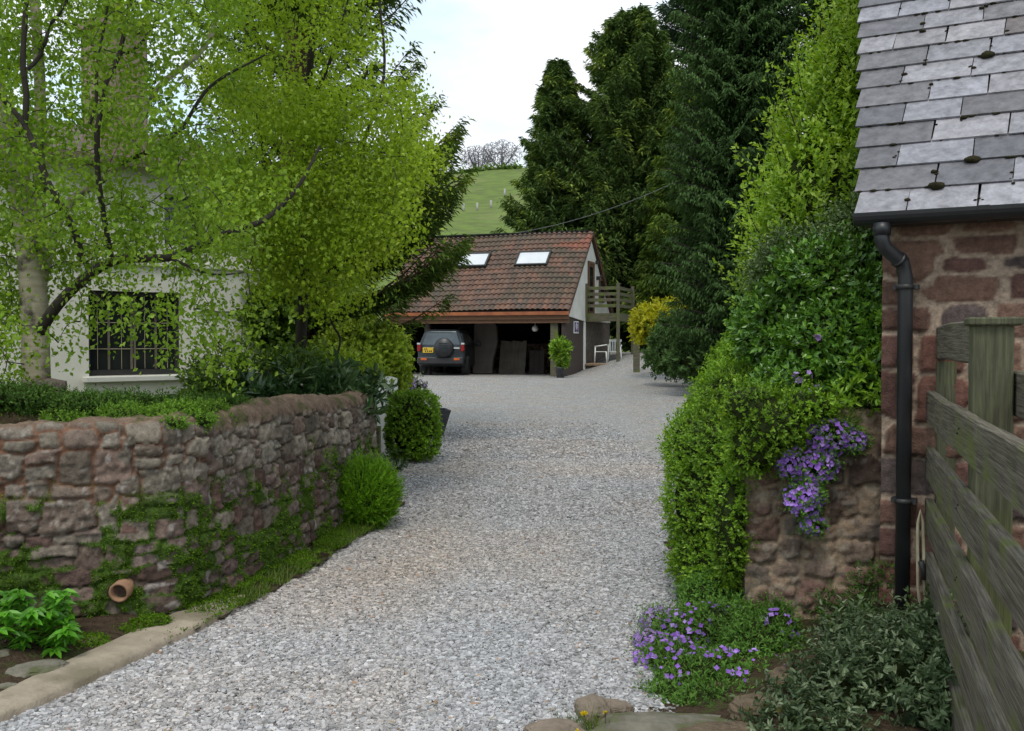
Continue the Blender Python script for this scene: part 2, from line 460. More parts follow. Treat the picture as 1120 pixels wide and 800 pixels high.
def rdir(n, rng=R):
    return nrm(rng.normal(size=(n, 3)))
def sprigs(P, D, length, k, rng=R, spread=.9):
    """k leaves up each shoot: returns positions, directions, normals, shoot index, t"""
    n = len(P)
    P = np.repeat(P, k, 0); D = np.repeat(nrm(D), k, 0); length = np.repeat(np.broadcast_to(length, n), k)
    t = rng.random(n * k)
    rd = rdir(n * k, rng); rad = nrm(rd - D * np.sum(rd * D, 1, keepdims=True))
    pos = P + D * (t * length)[:, None]
    dr = nrm(D * (.35 + .6 * t)[:, None] + rad * spread)
    return pos, dr, nrm(D + rad * -.2 + rdir(n * k, rng) * .35), np.repeat(np.arange(n), k), t
def blob_shell(blobs, n, rng=R, lump=.12, freq=3.0, inner=.0):
    C = np.array([b[0] for b in blobs], float); A = np.array([b[1] if hasattr(b[1], '__len__') else (b[1],) * 3 for b in blobs], float)
    area = (A[:, 0] * A[:, 1] + A[:, 1] * A[:, 2] + A[:, 0] * A[:, 2])
    outP, outN = [], []
    need = n
    while need > 0:
        m = int(need * 1.6) + 50
        i = rng.choice(len(blobs), m, p=area / area.sum())
        d = rdir(m, rng)
        s = 1 - inner * rng.random(m)
        p0 = C[i] + A[i] * d
        s = s * (1 + lump * (fbm(p0[:, 0] * freq, p0[:, 1] * freq, p0[:, 2] * freq, 3, 5) - .5) * 2)
        p = C[i] + A[i] * d * s[:, None]
        keep = np.ones(m, bool)
        for j in range(len(blobs)):
            q = ((p - C[j]) / A[j]); ins = (q * q).sum(1) < .86
            keep &= ~(ins & (i != j))
        p = p[keep]; nn = nrm((d / A[i])[keep])
        outP.append(p); outN.append(nn); need -= len(p)
    return np.concatenate(outP)[:n], np.concatenate(outN)[:n]
def ico(sub=3):
    import bmesh
    bm = bmesh.new(); bmesh.ops.create_icosphere(bm, subdivisions=sub, radius=1)
    V = np.array([v.co[:] for v in bm.verts]); Fc = np.array([[v.index for v in f.verts] for f in bm.faces]); bm.free()
    return V, Fc
ICO2, ICO3 = ico(2), ico(4)
def core(blobs, parent, scale=.82, name='twigs', mat=None, origin=(0, 0, 0)):  # solid dark blobs added to close gaps, standing for the shaded inside
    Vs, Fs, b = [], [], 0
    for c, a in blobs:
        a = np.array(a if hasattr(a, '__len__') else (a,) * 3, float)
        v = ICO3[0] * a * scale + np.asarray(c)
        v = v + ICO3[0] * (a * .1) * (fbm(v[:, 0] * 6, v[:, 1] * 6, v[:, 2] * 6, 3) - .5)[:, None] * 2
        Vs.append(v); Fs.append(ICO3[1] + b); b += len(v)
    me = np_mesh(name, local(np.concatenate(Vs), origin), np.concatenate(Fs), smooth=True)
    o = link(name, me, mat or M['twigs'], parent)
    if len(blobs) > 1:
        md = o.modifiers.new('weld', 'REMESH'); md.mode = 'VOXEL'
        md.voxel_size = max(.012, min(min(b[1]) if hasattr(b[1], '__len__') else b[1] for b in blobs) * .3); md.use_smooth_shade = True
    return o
def shrub(name, label, cat, blobs, mat, n_shoots, k, shoot, leafL, leafW, shape='diamond', up=.5, wild=.5, lump=.12, freq=3, inner=.12,
          corescale=.8, group=None, spread=.9, extra=None, rng=R, curl=0.0, base=None, coremat=None):
    c0 = np.mean([b[0] for b in blobs], 0) if base is None else np.array(base)
    root = empty(name, tuple(c0), 0, label, cat, group)
    P, N = blob_shell(blobs, n_shoots, rng, lump, freq, inner)
    D = nrm(N + np.array([0, 0, up]) + rdir(len(P), rng) * wild)
    ln = shoot * (.5 + rng.random(len(P)) ** 2 * 1.2)
    pos, dr, nn, si, t = sprigs(P - D * (shoot * .4), D, ln, k, rng, spread)
    clump = rng.random(len(P))[si] * .5
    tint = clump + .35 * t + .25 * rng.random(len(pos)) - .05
    s = .7 + .6 * rng.random(len(pos))
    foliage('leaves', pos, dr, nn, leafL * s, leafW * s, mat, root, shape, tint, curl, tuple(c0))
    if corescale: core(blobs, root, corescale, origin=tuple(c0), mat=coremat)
    return root

def tubes_mesh(name, lines, radii, mat, parent=None, n=5, origin=(0, 0, 0), smooth=True):
    """many polylines as one mesh; lines: list of (k,3) arrays, radii: list of (k,) arrays"""
    Vs, Fs, b = [], [], 0
    ang = np.arange(n) * 2 * PI / n
    for pl, rr in zip(lines, radii):
        pl = np.asarray(pl, float); k = len(pl)
        d = nrm(np.gradient(pl, axis=0))
        a = np.where(np.abs(d[:, 2:3]) < .9, np.array([[0, 0, 1.]]), np.array([[1., 0, 0]]))
        a = a[[0]].repeat(k, 0) if np.all(np.abs(np.sum(d * a[[0]], 1)) < .97) else a
        e1 = nrm(a - d * np.sum(a * d, 1, keepdims=True)); e2 = np.cross(d, e1)
        ring = pl[:, None, :] + (e1[:, None, :] * np.cos(ang)[None, :, None] + e2[:, None, :] * np.sin(ang)[None, :, None]) * np.asarray(rr)[:, None, None]
        Vs.append(ring.reshape(-1, 3))
        i = np.arange(k - 1)[:, None] * n; j = np.arange(n)[None, :]
        q = np.stack([i + j, i + (j + 1) % n, i + n + (j + 1) % n, i + n + j], -1).reshape(-1, 4)
        Fs.append(q + b); b += k * n
    me = np_mesh(name, local(np.concatenate(Vs), origin), np.concatenate(Fs), smooth=smooth)
    return link(name, me, mat, parent)
def resample(pts, step):
    pts = np.asarray(pts, float)
    # Catmull-Rom
    P = np.vstack([2 * pts[0] - pts[1], pts, 2 * pts[-1] - pts[-2]])
    o = []
    for i in range(1, len(P) - 2):
        L_ = np.linalg.norm(P[i + 1] - P[i]); m = max(2, int(L_ / step))
        t = np.linspace(0, 1, m, endpoint=False)[:, None]
        o.append(.5 * ((2 * P[i]) + (-P[i - 1] + P[i + 1]) * t + (2 * P[i - 1] - 5 * P[i] + 4 * P[i + 1] - P[i + 2]) * t ** 2 + (-P[i - 1] + 3 * P[i] - 3 * P[i + 1] + P[i + 2]) * t ** 3))
    o.append(pts[-1:])
    return np.concatenate(o)
def grow(limbs, targets, rng, rmin=.003, rmax=.012, lift=.12, droop=.0):
    """connect each target point to the nearest wood already grown by a curved twig"""
    nodes = np.concatenate([resample(l, .08) for l, _, _ in limbs])
    order = np.argsort([np.min(((nodes - t) ** 2).sum(1)) for t in targets])
    cap = len(nodes) + len(targets) * 7
    buf = np.empty((cap, 3)); buf[:len(nodes)] = nodes; m = len(nodes)
    lines, rads = [], []
    for i in order:
        T = targets[i]
        d2 = ((buf[:m] - T) ** 2).sum(1); j = int(np.argmin(d2)); q = buf[j]; Ln = math.sqrt(d2[j])
        if Ln < .03: continue
        t = np.linspace(0, 1, 6)[:, None]
        side = rng.normal(size=3) * Ln * .1
        pl = q + (T - q) * t + np.array([0, 0, 1]) * (Ln * lift) * np.sin(t * PI) + side * np.sin(t * PI) - np.array([0, 0, droop * Ln]) * t ** 3
        r0 = min(rmax, rmin + .006 * Ln)
        lines.append(pl); rads.append(np.linspace(r0, rmin * .6, 6))
        buf[m:m + 5] = pl[1:]; m += 5
    return lines, rads

def conifer(name, label, base, height, radius, nb, per, cl, cw, mat, bark, seed, droop=.3, tipup=.25, elev=0.1, bottom=.06, power=.9,
            trunk_r=.3, group=None, cat='tree', hang=.25, top_narrow=1.0, ragged=.25, azr=None, width=.3, extra=()):
    rng = np.random.default_rng(seed)
    base = np.array(base, float)
    root = empty(name, tuple(base), 0, label, cat, group)
    k = 10
    tz = np.linspace(0, 1, k)
    tl = np.stack([np.sin(tz * 3 + seed) * .05 * trunk_r * 4, np.cos(tz * 2.3 + seed) * .04 * trunk_r * 4, tz * height], 1)
    tubes_mesh('trunk', [tl], [trunk_r * (1 - tz) ** .8 + .02], bark, root, 10)
    h = bottom + (1 - bottom) * (rng.random(nb) ** .9)
    az = rng.random(nb) * 2 * PI if azr is None else azr[0] + rng.random(nb) * (azr[1] - azr[0])
    Lb = radius * (1 - h) ** power * top_narrow * (1 - ragged * rng.random(nb)) * (1 + .15 * np.sin(az * 3 + seed)) + .25 * radius * .2
    el_ex = None
    if extra:
        e_ = np.array(extra); h = np.concatenate([h, e_[:, 0]]); az = np.concatenate([az, e_[:, 1]]); Lb = np.concatenate([Lb, e_[:, 2]]); nb = len(h); el_ex = e_[:, 3]
    z0 = h * height
    dirh = np.stack([np.cos(az), np.sin(az), 0 * az], 1)
    side = np.stack([-np.sin(az), np.cos(az), 0 * az], 1)
    el = elev + .5 * h * .6 + .12 * rng.normal(size=nb)
    if el_ex is not None: el[-len(el_ex):] = el_ex
    def curve(b, t):
        z = z0[b] + Lb[b] * (el[b] * t - droop * t ** 2 + tipup * t ** 3)
        return dirh[b] * (Lb[b] * t)[:, None] + np.stack([0 * t, 0 * t, z], 1)
    lines, rads = [], []
    tt = np.linspace(0, .95, 6)
    for b in range(nb):
        lines.append(curve(np.full(6, b), tt)); rads.append(np.linspace(max(.012, .018 * Lb[b]), .006, 6) * (1 if height < 12 else 1.6))
    tubes_mesh('branches', lines, rads, bark, root, 4)
    pb = np.repeat(np.arange(nb), per)
    n = len(pb)
    t = .12 + .88 * rng.random(n) ** .75
    # laterals: needle clumps lie along short side shoots
    nl = 9
    lat = rng.integers(0, nl, n); sgn = np.where(rng.random(n) < .5, -1, 1)
    tl_ = np.clip((lat + .5 + .25 * rng.normal(size=n)) / nl, .06, 1.0)
    wmax = width * Lb[pb] * (1.05 - tl_) ** .7 * (.4 + .6 * rng.random(n))
    s = rng.random(n)
    c = curve(pb, tl_)
    pos = c + side[pb] * (sgn * wmax * s)[:, None] + dirh[pb] * (wmax * s * .7)[:, None]
    pos[:, 2] -= hang * wmax * s ** 1.5 * (1 + .3 * rng.normal(size=n))
    pos += rng.normal(size=(n, 3)) * cl * .22
    D = nrm(dirh[pb] * .8 + side[pb] * sgn[:, None] * .8 + np.stack([0 * t, 0 * t, -.15 - hang * .9 + .35 * rng.normal(size=n)], 1) + rdir(n, rng) * .35)
    N = nrm(np.array([0, 0, 1.]) + rdir(n, rng) * .55)
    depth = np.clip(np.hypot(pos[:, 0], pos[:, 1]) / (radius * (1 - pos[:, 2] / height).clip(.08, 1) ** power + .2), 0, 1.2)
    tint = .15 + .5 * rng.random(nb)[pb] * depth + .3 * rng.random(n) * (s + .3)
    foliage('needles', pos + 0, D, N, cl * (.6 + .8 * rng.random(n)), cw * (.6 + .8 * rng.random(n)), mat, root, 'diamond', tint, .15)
    return root

# ---------------------------------------------------------------- setting: ground, drive, hill
def terrain(name, xs, ys, zf, mat, kind='structure', keep=None):
    X, Y = np.meshgrid(xs, ys); Z = zf(X, Y)
    V = np.stack([X, Y, Z], -1).reshape(-1, 3); nx, ny = len(xs), len(ys)
    i = np.arange(ny - 1)[:, None] * nx; j = np.arange(nx - 1)[None, :]
    Fc = np.stack([i + j, i + j + 1, i + nx + j + 1, i + nx + j], -1).reshape(-1, 4)
    if keep is not None:
        cc = V[Fc].mean(1); Fc = Fc[keep(cc[:, 0], cc[:, 1])]
    o = link(name, np_mesh(name, V, Fc, smooth=True), mat)
    o['kind'] = kind
    return o
M['field'] = surf('grass_field', (.14, .195, .05), (.105, .135, .05), scale=.45, rough=1, bump=.4, bscale=1.5, c3=(.185, .2, .085), s3=.06, spec=.05)
M['rough_ground'] = surf('rough_ground', (.07, .1, .03), (.06, .06, .035), scale=1.2, rough=1, bump=.5, bscale=8, spec=.05)
def ysp(a, b, n, p=1.6): return a + (b - a) * np.linspace(0, 1, n) ** p
terrain('ground', np.linspace(-600, 600, 121), np.concatenate([np.linspace(-60, 60, 61)[:-1], np.linspace(60, 1500, 60)]), lambda x, y: -.12 + 0 * x + .0 * y, M['rough_ground'])
def hillz(x, y):
    ridge = 200 + 20 * np.sin(x * .01)
    top = 35.7 + .11 * (x + 5) - .0006 * (x - 10) ** 2 * (x < 10)
    top = np.clip(top, 8, 60)
    s = np.clip((y - 60) / (ridge - 60), 0, 1)
    z = top * (.2 * s + .8 * s ** 1.15)
    z = np.where(y > ridge, top - (y - ridge) * .12, z)
    return z + .8 * (fbm(x * .03, y * .03, o=3) - .5) * s - .3
terrain('hill', np.linspace(-220, 220, 111), np.concatenate([np.linspace(58, 230, 90), np.linspace(235, 500, 20)]), hillz, M['field'])

# gravel drive: one sheet, real chips near the camera, a cell pattern farther away
m, t, o = _mat('gravel')
tc_ = t.nodes.new('ShaderNodeTexCoord')
def vor(scale, feat='F1'):
    v = t.nodes.new('ShaderNodeTexVoronoi'); v.inputs['Scale'].default_value = scale; v.feature = feat
    t.links.new(tc_.outputs['Object'], v.inputs['Vector']); return v
v1 = vor(52)
sep = t.nodes.new('ShaderNodeSeparateColor'); t.links.new(v1.outputs['Color'], sep.inputs[0])
rp = t.nodes.new('ShaderNodeValToRGB')
cs = [(0, (.16, .155, .15)), (.25, (.29, .285, .28)), (.55, (.40, .395, .385)), (.85, (.5, .495, .48)), (1, (.68, .67, .65))]
rp.color_ramp.elements[0].position = 0; rp.color_ramp.elements[0].color = (*cs[0][1], 1)
rp.color_ramp.elements[1].position = 1; rp.color_ramp.elements[1].color = (*cs[-1][1], 1)
for p_, c_ in cs[1:-1]:
    e = rp.color_ramp.elements.new(p_); e.color = (*c_, 1)
t.links.new(sep.outputs[0], rp.inputs[0])
edge = ramp(t, v1.outputs['Distance'], .35, .62, 1.0, .42)
c = mix_rgb(t, 1.0, rp.outputs[0], mix_rgb(t, edge, (.3, .28, .26), (1, 1, 1)), 'MULTIPLY')
c = mix_rgb(t, ramp(t, noise(t, .9, 4), .46, .68, 0, .8), c, mix_rgb(t, 1.0, c, (1.08, .96, .88), 'MULTIPLY'))
c = mix_rgb(t, ramp(t, noise(t, 3.2, 5), .4, .75, 0, .35), c, mix_rgb(t, 1.0, c, (.62, .6, .56), 'MULTIPLY'))
p = t.nodes.new('ShaderNodeBsdfPrincipled'); p.inputs['Roughness'].default_value = .85; p.inputs['Specular IOR Level'].default_value = .25
t.links.new(c, p.inputs['Base Color'])
b = t.nodes.new('ShaderNodeBump'); b.inputs['Strength'].default_value = .9; b.inputs['Distance'].default_value = .012; b.invert = True
t.links.new(v1.outputs['Distance'], b.inputs['Height'])
b2 = t.nodes.new('ShaderNodeBump'); b2.inputs['Strength'].default_value = .35; b2.inputs['Distance'].default_value = .05
t.links.new(noise(t, 7, 5), b2.inputs['Height']); t.links.new(b2.outputs[0], b.inputs['Normal'])
t.links.new(b.outputs[0], p.inputs['Normal']); t.links.new(p.outputs[0], o.inputs[0])
M['gravel'] = m
def gz(x, y):
    return ground(x, y) + .02 * (fbm(x * .9, y * .9, o=3) - .5) * sstep(3, 6, y)
terrain('gravel_drive', np.concatenate([np.linspace(-9, -3, 13)[:-1], np.linspace(-3, 7, 61)]), np.concatenate([np.linspace(-1, 12, 60)[:-1], np.linspace(12, 45, 67)]), gz, M['gravel'])

# kerb outline on the ground and the path of the left wall
KU = [(-8, 775), (0, 770), (44, 748), (91, 726), (126, 710), (179, 686), (209, 672), (236, 665), (268, 661)]
KL = [(-8, 800), (0, 794), (55, 770), (110, 745), (154, 724), (203, 700), (236, 683), (268, 664)]
KU = [onz(*q) for q in KU]; KL = [onz(*q) for q in KL]
WALL = resample([(-4.6, 4.78, 0), (-3.4, 4.93, 0), (-2.5, 5.1, 0), (-1.95, 5.22, 0), (-1.79, 5.36, 0), (-1.71, 5.62, 0), (-1.52, 6.6, 0), (-1.37, 7.7, 0), (-1.25, 8.85, 0)], .01)
def drive_left(y):      # left edge of the loose stones
    ye = np.array([3.0, 3.95, 4.4, 4.9, 5.55, 6.4, 7.3, 8.2, 9, 12])
    xe = np.array([-2.6, -2.02, -1.83, -1.66, -1.48, -1.3, -1.18, -1.02, -1.0, -1.5])
    return np.interp(y, ye, xe)
def drive_right(y):
    ye = np.array([3.0, 3.6, 4.0, 4.4, 5.0, 5.6, 6.5, 8, 10])
    xe = np.array([.3, .42, .62, .66, .78, .95, 1.05, 1.3, 1.7])
    return np.interp(y, ye, xe)
rg = np.random.default_rng(11)
def chips(n, y0, y1, size, seed):
    rg = np.random.default_rng(seed)
    y = y0 + (y1 - y0) * rg.random(n); x = -2.7 + 4.6 * rg.random(n)
    k = (rg.random(n) > sstep(11, 19, y)) & (x > drive_left(y) + .02 * rg.normal(size=n)) & (x < drive_right(y) + .05 * rg.normal(size=n)) & (np.abs(x) < y * .53 + .1)
    x, y = x[k], y[k]; n = len(x)
    z = gz(x, y) + size * (.1 + .35 * rg.random(n)) + .012 * (fbm(x * 5, y * 5, o=2, s=4) - .4)
    base = np.array([(-1, -1, -1), (1, -1, -1), (1, 1, -1), (-1, 1, -1), (-1, -1, 1), (1, -1, 1), (1, 1, 1), (-1, 1, 1)], float) * .5
    sc = size * np.stack([.7 + .7 * rg.random(n), .5 + .5 * rg.random(n), .3 + .4 * rg.random(n)], 1)
    sc *= (.55 + .9 * rg.random(n) ** 1.7)[:, None]
    v = base[None] * (1 + .55 * (rg.random((n, 8, 3)) - .5)) * sc[:, None, :]
    az = rg.random(n) * 2 * PI; tl = rg.normal(size=n) * .35
    ca, sa, ct, st = np.cos(az), np.sin(az), np.cos(tl), np.sin(tl)
    y1_ = v[:, :, 1] * ct[:, None] - v[:, :, 2] * st[:, None]; z1_ = v[:, :, 1] * st[:, None] + v[:, :, 2] * ct[:, None]
    X = v[:, :, 0] * ca[:, None] - y1_ * sa[:, None] + x[:, None]; Y = v[:, :, 0] * sa[:, None] + y1_ * ca[:, None] + y[:, None]
    V = np.stack([X, Y, z1_ + z[:, None]], -1).reshape(-1, 3)
    fb = np.array([(0, 3, 2, 1), (4, 5, 6, 7), (0, 1, 5, 4), (1, 2, 6, 5), (2, 3, 7, 6), (3, 0, 4, 7)])
    Fc = (np.arange(n)[:, None, None] * 8 + fb[None]).reshape(-1, 4)
    g = .18 + .27 * rg.random(n) ** .9 + .12 * (rg.random(n) > .96)
    warm = np.clip((fbm(x * .7, y * .7, o=3, s=9) - .47) * 1.1 + .1 * rg.normal(size=n), -.1, .42)
    px_ = 560 + x / y * F; py_ = 372 + EYE / y * F
    patch = np.exp(-((px_ - 400 - (650 - py_) * .8) / 75) ** 2 - ((py_ - 620) / 62) ** 2) * .42 + .10 * np.exp(-((x - .32) / .22) ** 2) + .12 * np.exp(-((x + .55) / .22) ** 2)
    warm = warm + patch * (.6 + .5 * rg.random(n))
    g = g * (1.1 - .12 * patch)
    g = g * 1.06
    col = np.stack([g * (1.015 + .2 * np.clip(warm, -.1, 1)), g * (.985 + .0 * warm), g * (1.0 - .2 * np.clip(warm, -.05, 1))], 1)
    brown = rg.random(n) > .994
    col[brown] *= np.array([.9, .6, .4])
    return V, Fc, np.repeat(col, 8, 0)
Vs, Fs, Cs, b0 = [], [], [], 0
for (n_, y0_, y1_, s_, sd_) in ((85000, 3.3, 5.2, .016, 1), (115000, 5.2, 8.2, .0165, 2), (80000, 8.2, 12.5, .019, 3), (46000, 12.5, 19, .022, 4)):
    V, Fc, Cc = chips(n_, y0_, y1_, s_, sd_)
    Vs.append(V); Fs.append(Fc + b0); Cs.append(Cc); b0 += len(V)
M['chip'] = surf('gravel_chip', (1, 1, 1), attr=True, scale=90, rough=.8, bump=0, spec=.3)
tag(link('gravel_stones', np_mesh('gravel_stones', np.concatenate(Vs), np.concatenate(Fs), colors=np.concatenate(Cs)), M['chip']), 'loose pale grey limestone chips covering the drive', 'gravel', kind='stuff')

# planting soil left of the kerb, in the raised garden and on the right
def sheet(name, pts, z, mat, kind='structure', thick=None):
    V = [(p[0], p[1], z) for p in pts]
    mb = MB()
    if thick: mb.prism([(p[0], p[1]) for p in pts], z - thick, z, 'z')
    else: mb.add(V, [tuple(range(len(V)))])
    o = mb.build(name, mat); o['kind'] = kind
    return o
terrain('soil_bed', np.linspace(-5, -.9, 60), np.linspace(3.6, 9.2, 80), lambda x, y: .012 + .05 * sstep(0, .5, drive_left(y) - x) + .03 * fbm(x * 8, y * 8), M['soil'],
        keep=lambda x, y: (x < drive_left(y) - .0))
terrain('planting_soil', np.linspace(.2, 3.2, 60), np.linspace(2.2, 9.2, 90), lambda x, y: -.02 + .09 * sstep(0, .6, x - drive_right(y)) + .05 * fbm(x * 6, y * 6, s=3), M['soil'],
        keep=lambda x, y: x > drive_right(y) - .04 + 0 * y)
# raised garden behind the left wall
def gardenz(x, y): return .86 - .12 * sstep(9, 14, y) + .05 * (fbm(x * 3, y * 3) - .5)
def in_garden(x, y):
    wx = np.interp(y, [4.9, 5.25, 5.6, 6.6, 7.7, 8.85, 9.0, 14, 20], [-5, -2.1, -1.95, -1.75, -1.6, -1.5, -1.5, -2.3, -3.4])
    wy = np.interp(x, [-5, -3.4, -2.5, -2.0, 0], [4.95, 5.1, 5.28, 5.5, 6.5])
    return (x < wx) & (y > wy)
terrain('garden_soil', np.linspace(-12, -1.4, 90), np.linspace(4.9, 20, 120), gardenz, M['rough_ground'], keep=in_garden)
b = MB()
b.prism([(-1.5, 9.0), (-2.3, 14), (-3.4, 20), (-3.6, 20), (-2.5, 14), (-1.7, 9.0)], -.1, .72, 'z')
o = b.build('garden_bank', M['soil']); o['kind'] = 'structure'

# ---------------------------------------------------------------- masonry
def stone_field(u, v, seed, hmin, hmax, wmin, wmax, gap, rad, vmax, warp=.012, wave=.03):
    rng = np.random.default_rng(seed)
    uw = u + warp * (fbm(u * 9, v * 9, o=2, s=seed) - .5) * 2 + .005 * (fbm(u * 40, v * 40, o=2, s=seed + 5) - .5) * 2
    vw = v + wave * (fbm(u * 1.6, v * 1.1, o=2, s=seed + 3) - .5) * 2 + warp * (fbm(u * 8, v * 8, o=2, s=seed + 4) - .5) * 2 + .005 * (fbm(u * 38 + 9, v * 38, o=2, s=seed + 6) - .5) * 2
    ys = [-.15]
    while ys[-1] < vmax + .1: ys.append(ys[-1] + hmin + (hmax - hmin) * rng.random() ** 1.2)
    ys = np.array(ys)
    d = np.full(u.shape, -1.0); sid = np.zeros(u.shape, np.int64)
    ci = np.clip(np.searchsorted(ys, vw) - 1, 0, len(ys) - 2)
    umax, umin = uw.max() + .5, uw.min() - .5
    nid = 1
    for c in range(len(ys) - 1):
        hgt = ys[c + 1] - ys[c]
        xs = [umin - rng.random() * .3]
        while xs[-1] < umax:
            xs.append(xs[-1] + (wmin + (wmax - wmin) * rng.random() ** 1.5) * (.75 + .5 * min(1, hgt / hmax)))
        xs = np.array(xs); nn = len(xs)
        split = (rng.random(nn) < (.5 if hgt > .6 * hmax + .02 else .1)); sp = .35 + .3 * rng.random(nn)
        skew = (rng.random(nn) - .5) * .5 * hgt
        msk = ci == c
        U, Vv = uw[msk], vw[msk]
        k = np.clip(np.searchsorted(xs, U) - 1, 0, nn - 2)
        # slanted perpends
        rel = (Vv - ys[c]) / hgt - .5
        Us = U + skew[k] * rel * .5
        k = np.clip(np.searchsorted(xs, Us) - 1, 0, nn - 2)
        x0, x1 = xs[k], xs[k + 1]; y0 = np.full_like(x0, ys[c]); y1 = np.full_like(x0, ys[c + 1])
        ym = y0 + hgt * sp[k]
        up = Vv > ym
        s_ = split[k]
        y1 = np.where(s_ & ~up, ym, y1); y0 = np.where(s_ & up, ym, y0)
        cx, cyy = (x0 + x1) / 2, (y0 + y1) / 2
        hx, hy = (x1 - x0) / 2 - gap / 2, (y1 - y0) / 2 - gap / 2
        r = np.minimum(rad, np.minimum(hx, hy) * .95)
        qx, qy = np.abs(Us - cx) - (hx - r), np.abs(Vv - cyy) - (hy - r)
        sd_ = np.hypot(np.maximum(qx, 0), np.maximum(qy, 0)) + np.minimum(np.maximum(qx, qy), 0) - r
        d[msk] = -sd_
        sid[msk] = nid + k * 2 + (s_ & up)
        nid += nn * 2 + 2
    return d, sid
def rubble_field(u, v, seed, hmin, hmax, wmin, wmax, gap, vmax, aniso=1.35, p=4.0, warp=.010):
    """random rubble: cells round jittered seeds laid in loose courses; returns distance inside the joint and stone id"""
    rng = np.random.default_rng(seed)
    uw = u + warp * (fbm(u * 9, v * 9, o=3, s=seed) - .5) * 2 + .006 * (fbm(u * 34, v * 34, o=2, s=seed + 5) - .5) * 2
    vw = v + warp * (fbm(u * 8, v * 8, o=3, s=seed + 4) - .5) * 2 + .006 * (fbm(u * 31 + 9, v * 31, o=2, s=seed + 6) - .5) * 2
    sx, sy, sw, ax = [], [], [], []
    y = -.1
    while y < vmax + .15:
        h = hmin + (hmax - hmin) * rng.random() ** 1.3
        x = uw.min() - .3 - rng.random() * .2
        while x < uw.max() + .3:
            w_ = wmin + (wmax - wmin) * rng.random() ** 1.6
            if rng.random() < .16 and h > hmin * 1.3:
                sx += [x + w_ / 2 + .1 * w_ * rng.normal(), x + w_ / 2 + .1 * w_ * rng.normal()]; sy += [y + h * .25, y + h * .78]; sw += [w_ / 2, w_ / 2]; ax += [h * .25, h * .25]
            else:
                sx.append(x + w_ / 2); sy.append(y + h / 2 + .2 * h * rng.normal()); sw.append(w_ / 2); ax.append(h / 2 * (.8 + .4 * rng.random()))
            x += w_
        y += h
    sx, sy, sw, ax = map(np.array, (sx, sy, sw, ax))
    n = len(u); d = np.empty(n); sid = np.empty(n, np.int64)
    for i in range(0, n, 6000):
        U = uw[i:i + 6000, None]; Vv = vw[i:i + 6000, None]
        near = (sx > U.min() - .8) & (sx < U.max() + .8) & (sy > Vv.min() - .4) & (sy < Vv.max() + .4)
        id_ = np.nonzero(near)[0]
        if len(id_) < 3: d[i:i + 6000] = -.1; sid[i:i + 6000] = 0; continue
        q = ((np.abs(U - sx[id_]) / sw[id_]) ** p + (np.abs(Vv - sy[id_]) / ax[id_]) ** p) ** (1 / p)
        sc_ = np.minimum(sw[id_], ax[id_])
        part = np.argpartition(q, 1, axis=1)[:, :2]
        ar = np.arange(len(q))
        a, b = q[ar, part[:, 0]], q[ar, part[:, 1]]
        f = np.where(a < b, part[:, 0], part[:, 1]); lo, hi = np.minimum(a, b), np.maximum(a, b)
        d[i:i + 6000] = (hi - lo) * .5 * sc_[f] * 1.1 - gap / 2
        d[i:i + 6000] = np.minimum(d[i:i + 6000], (1.32 - lo) * sc_[f])
        sid[i:i + 6000] = id_[f]
    return d, sid
def stone_colors(sid, pal, u, v, seed):
    pal = np.array(pal); h = hash1(sid, seed); h2 = hash1(sid, seed + 1)
    c = pal[(h * len(pal)).astype(int).clip(0, len(pal) - 1)] * (.75 + .5 * h2)[:, None]
    g = fbm(u * 30, v * 30, o=3, s=seed)
    return c * (.8 + .4 * g)[:, None]
def grid_faces(nu, nv):
    i = np.arange(nv - 1)[:, None] * nu; j = np.arange(nu - 1)[None, :]
    return np.stack([i + j, i + j + 1, i + nu + j + 1, i + nu + j], -1).reshape(-1, 4)

RED = [(.15, .095, .08), (.17, .115, .1), (.2, .155, .13), (.13, .09, .075), (.23, .2, .165), (.17, .125, .115), (.16, .14, .115), (.21, .165, .15)]
GRY = [(.22, .2, .165), (.27, .25, .21), (.17, .155, .125), (.3, .27, .22), (.2, .15, .125)]

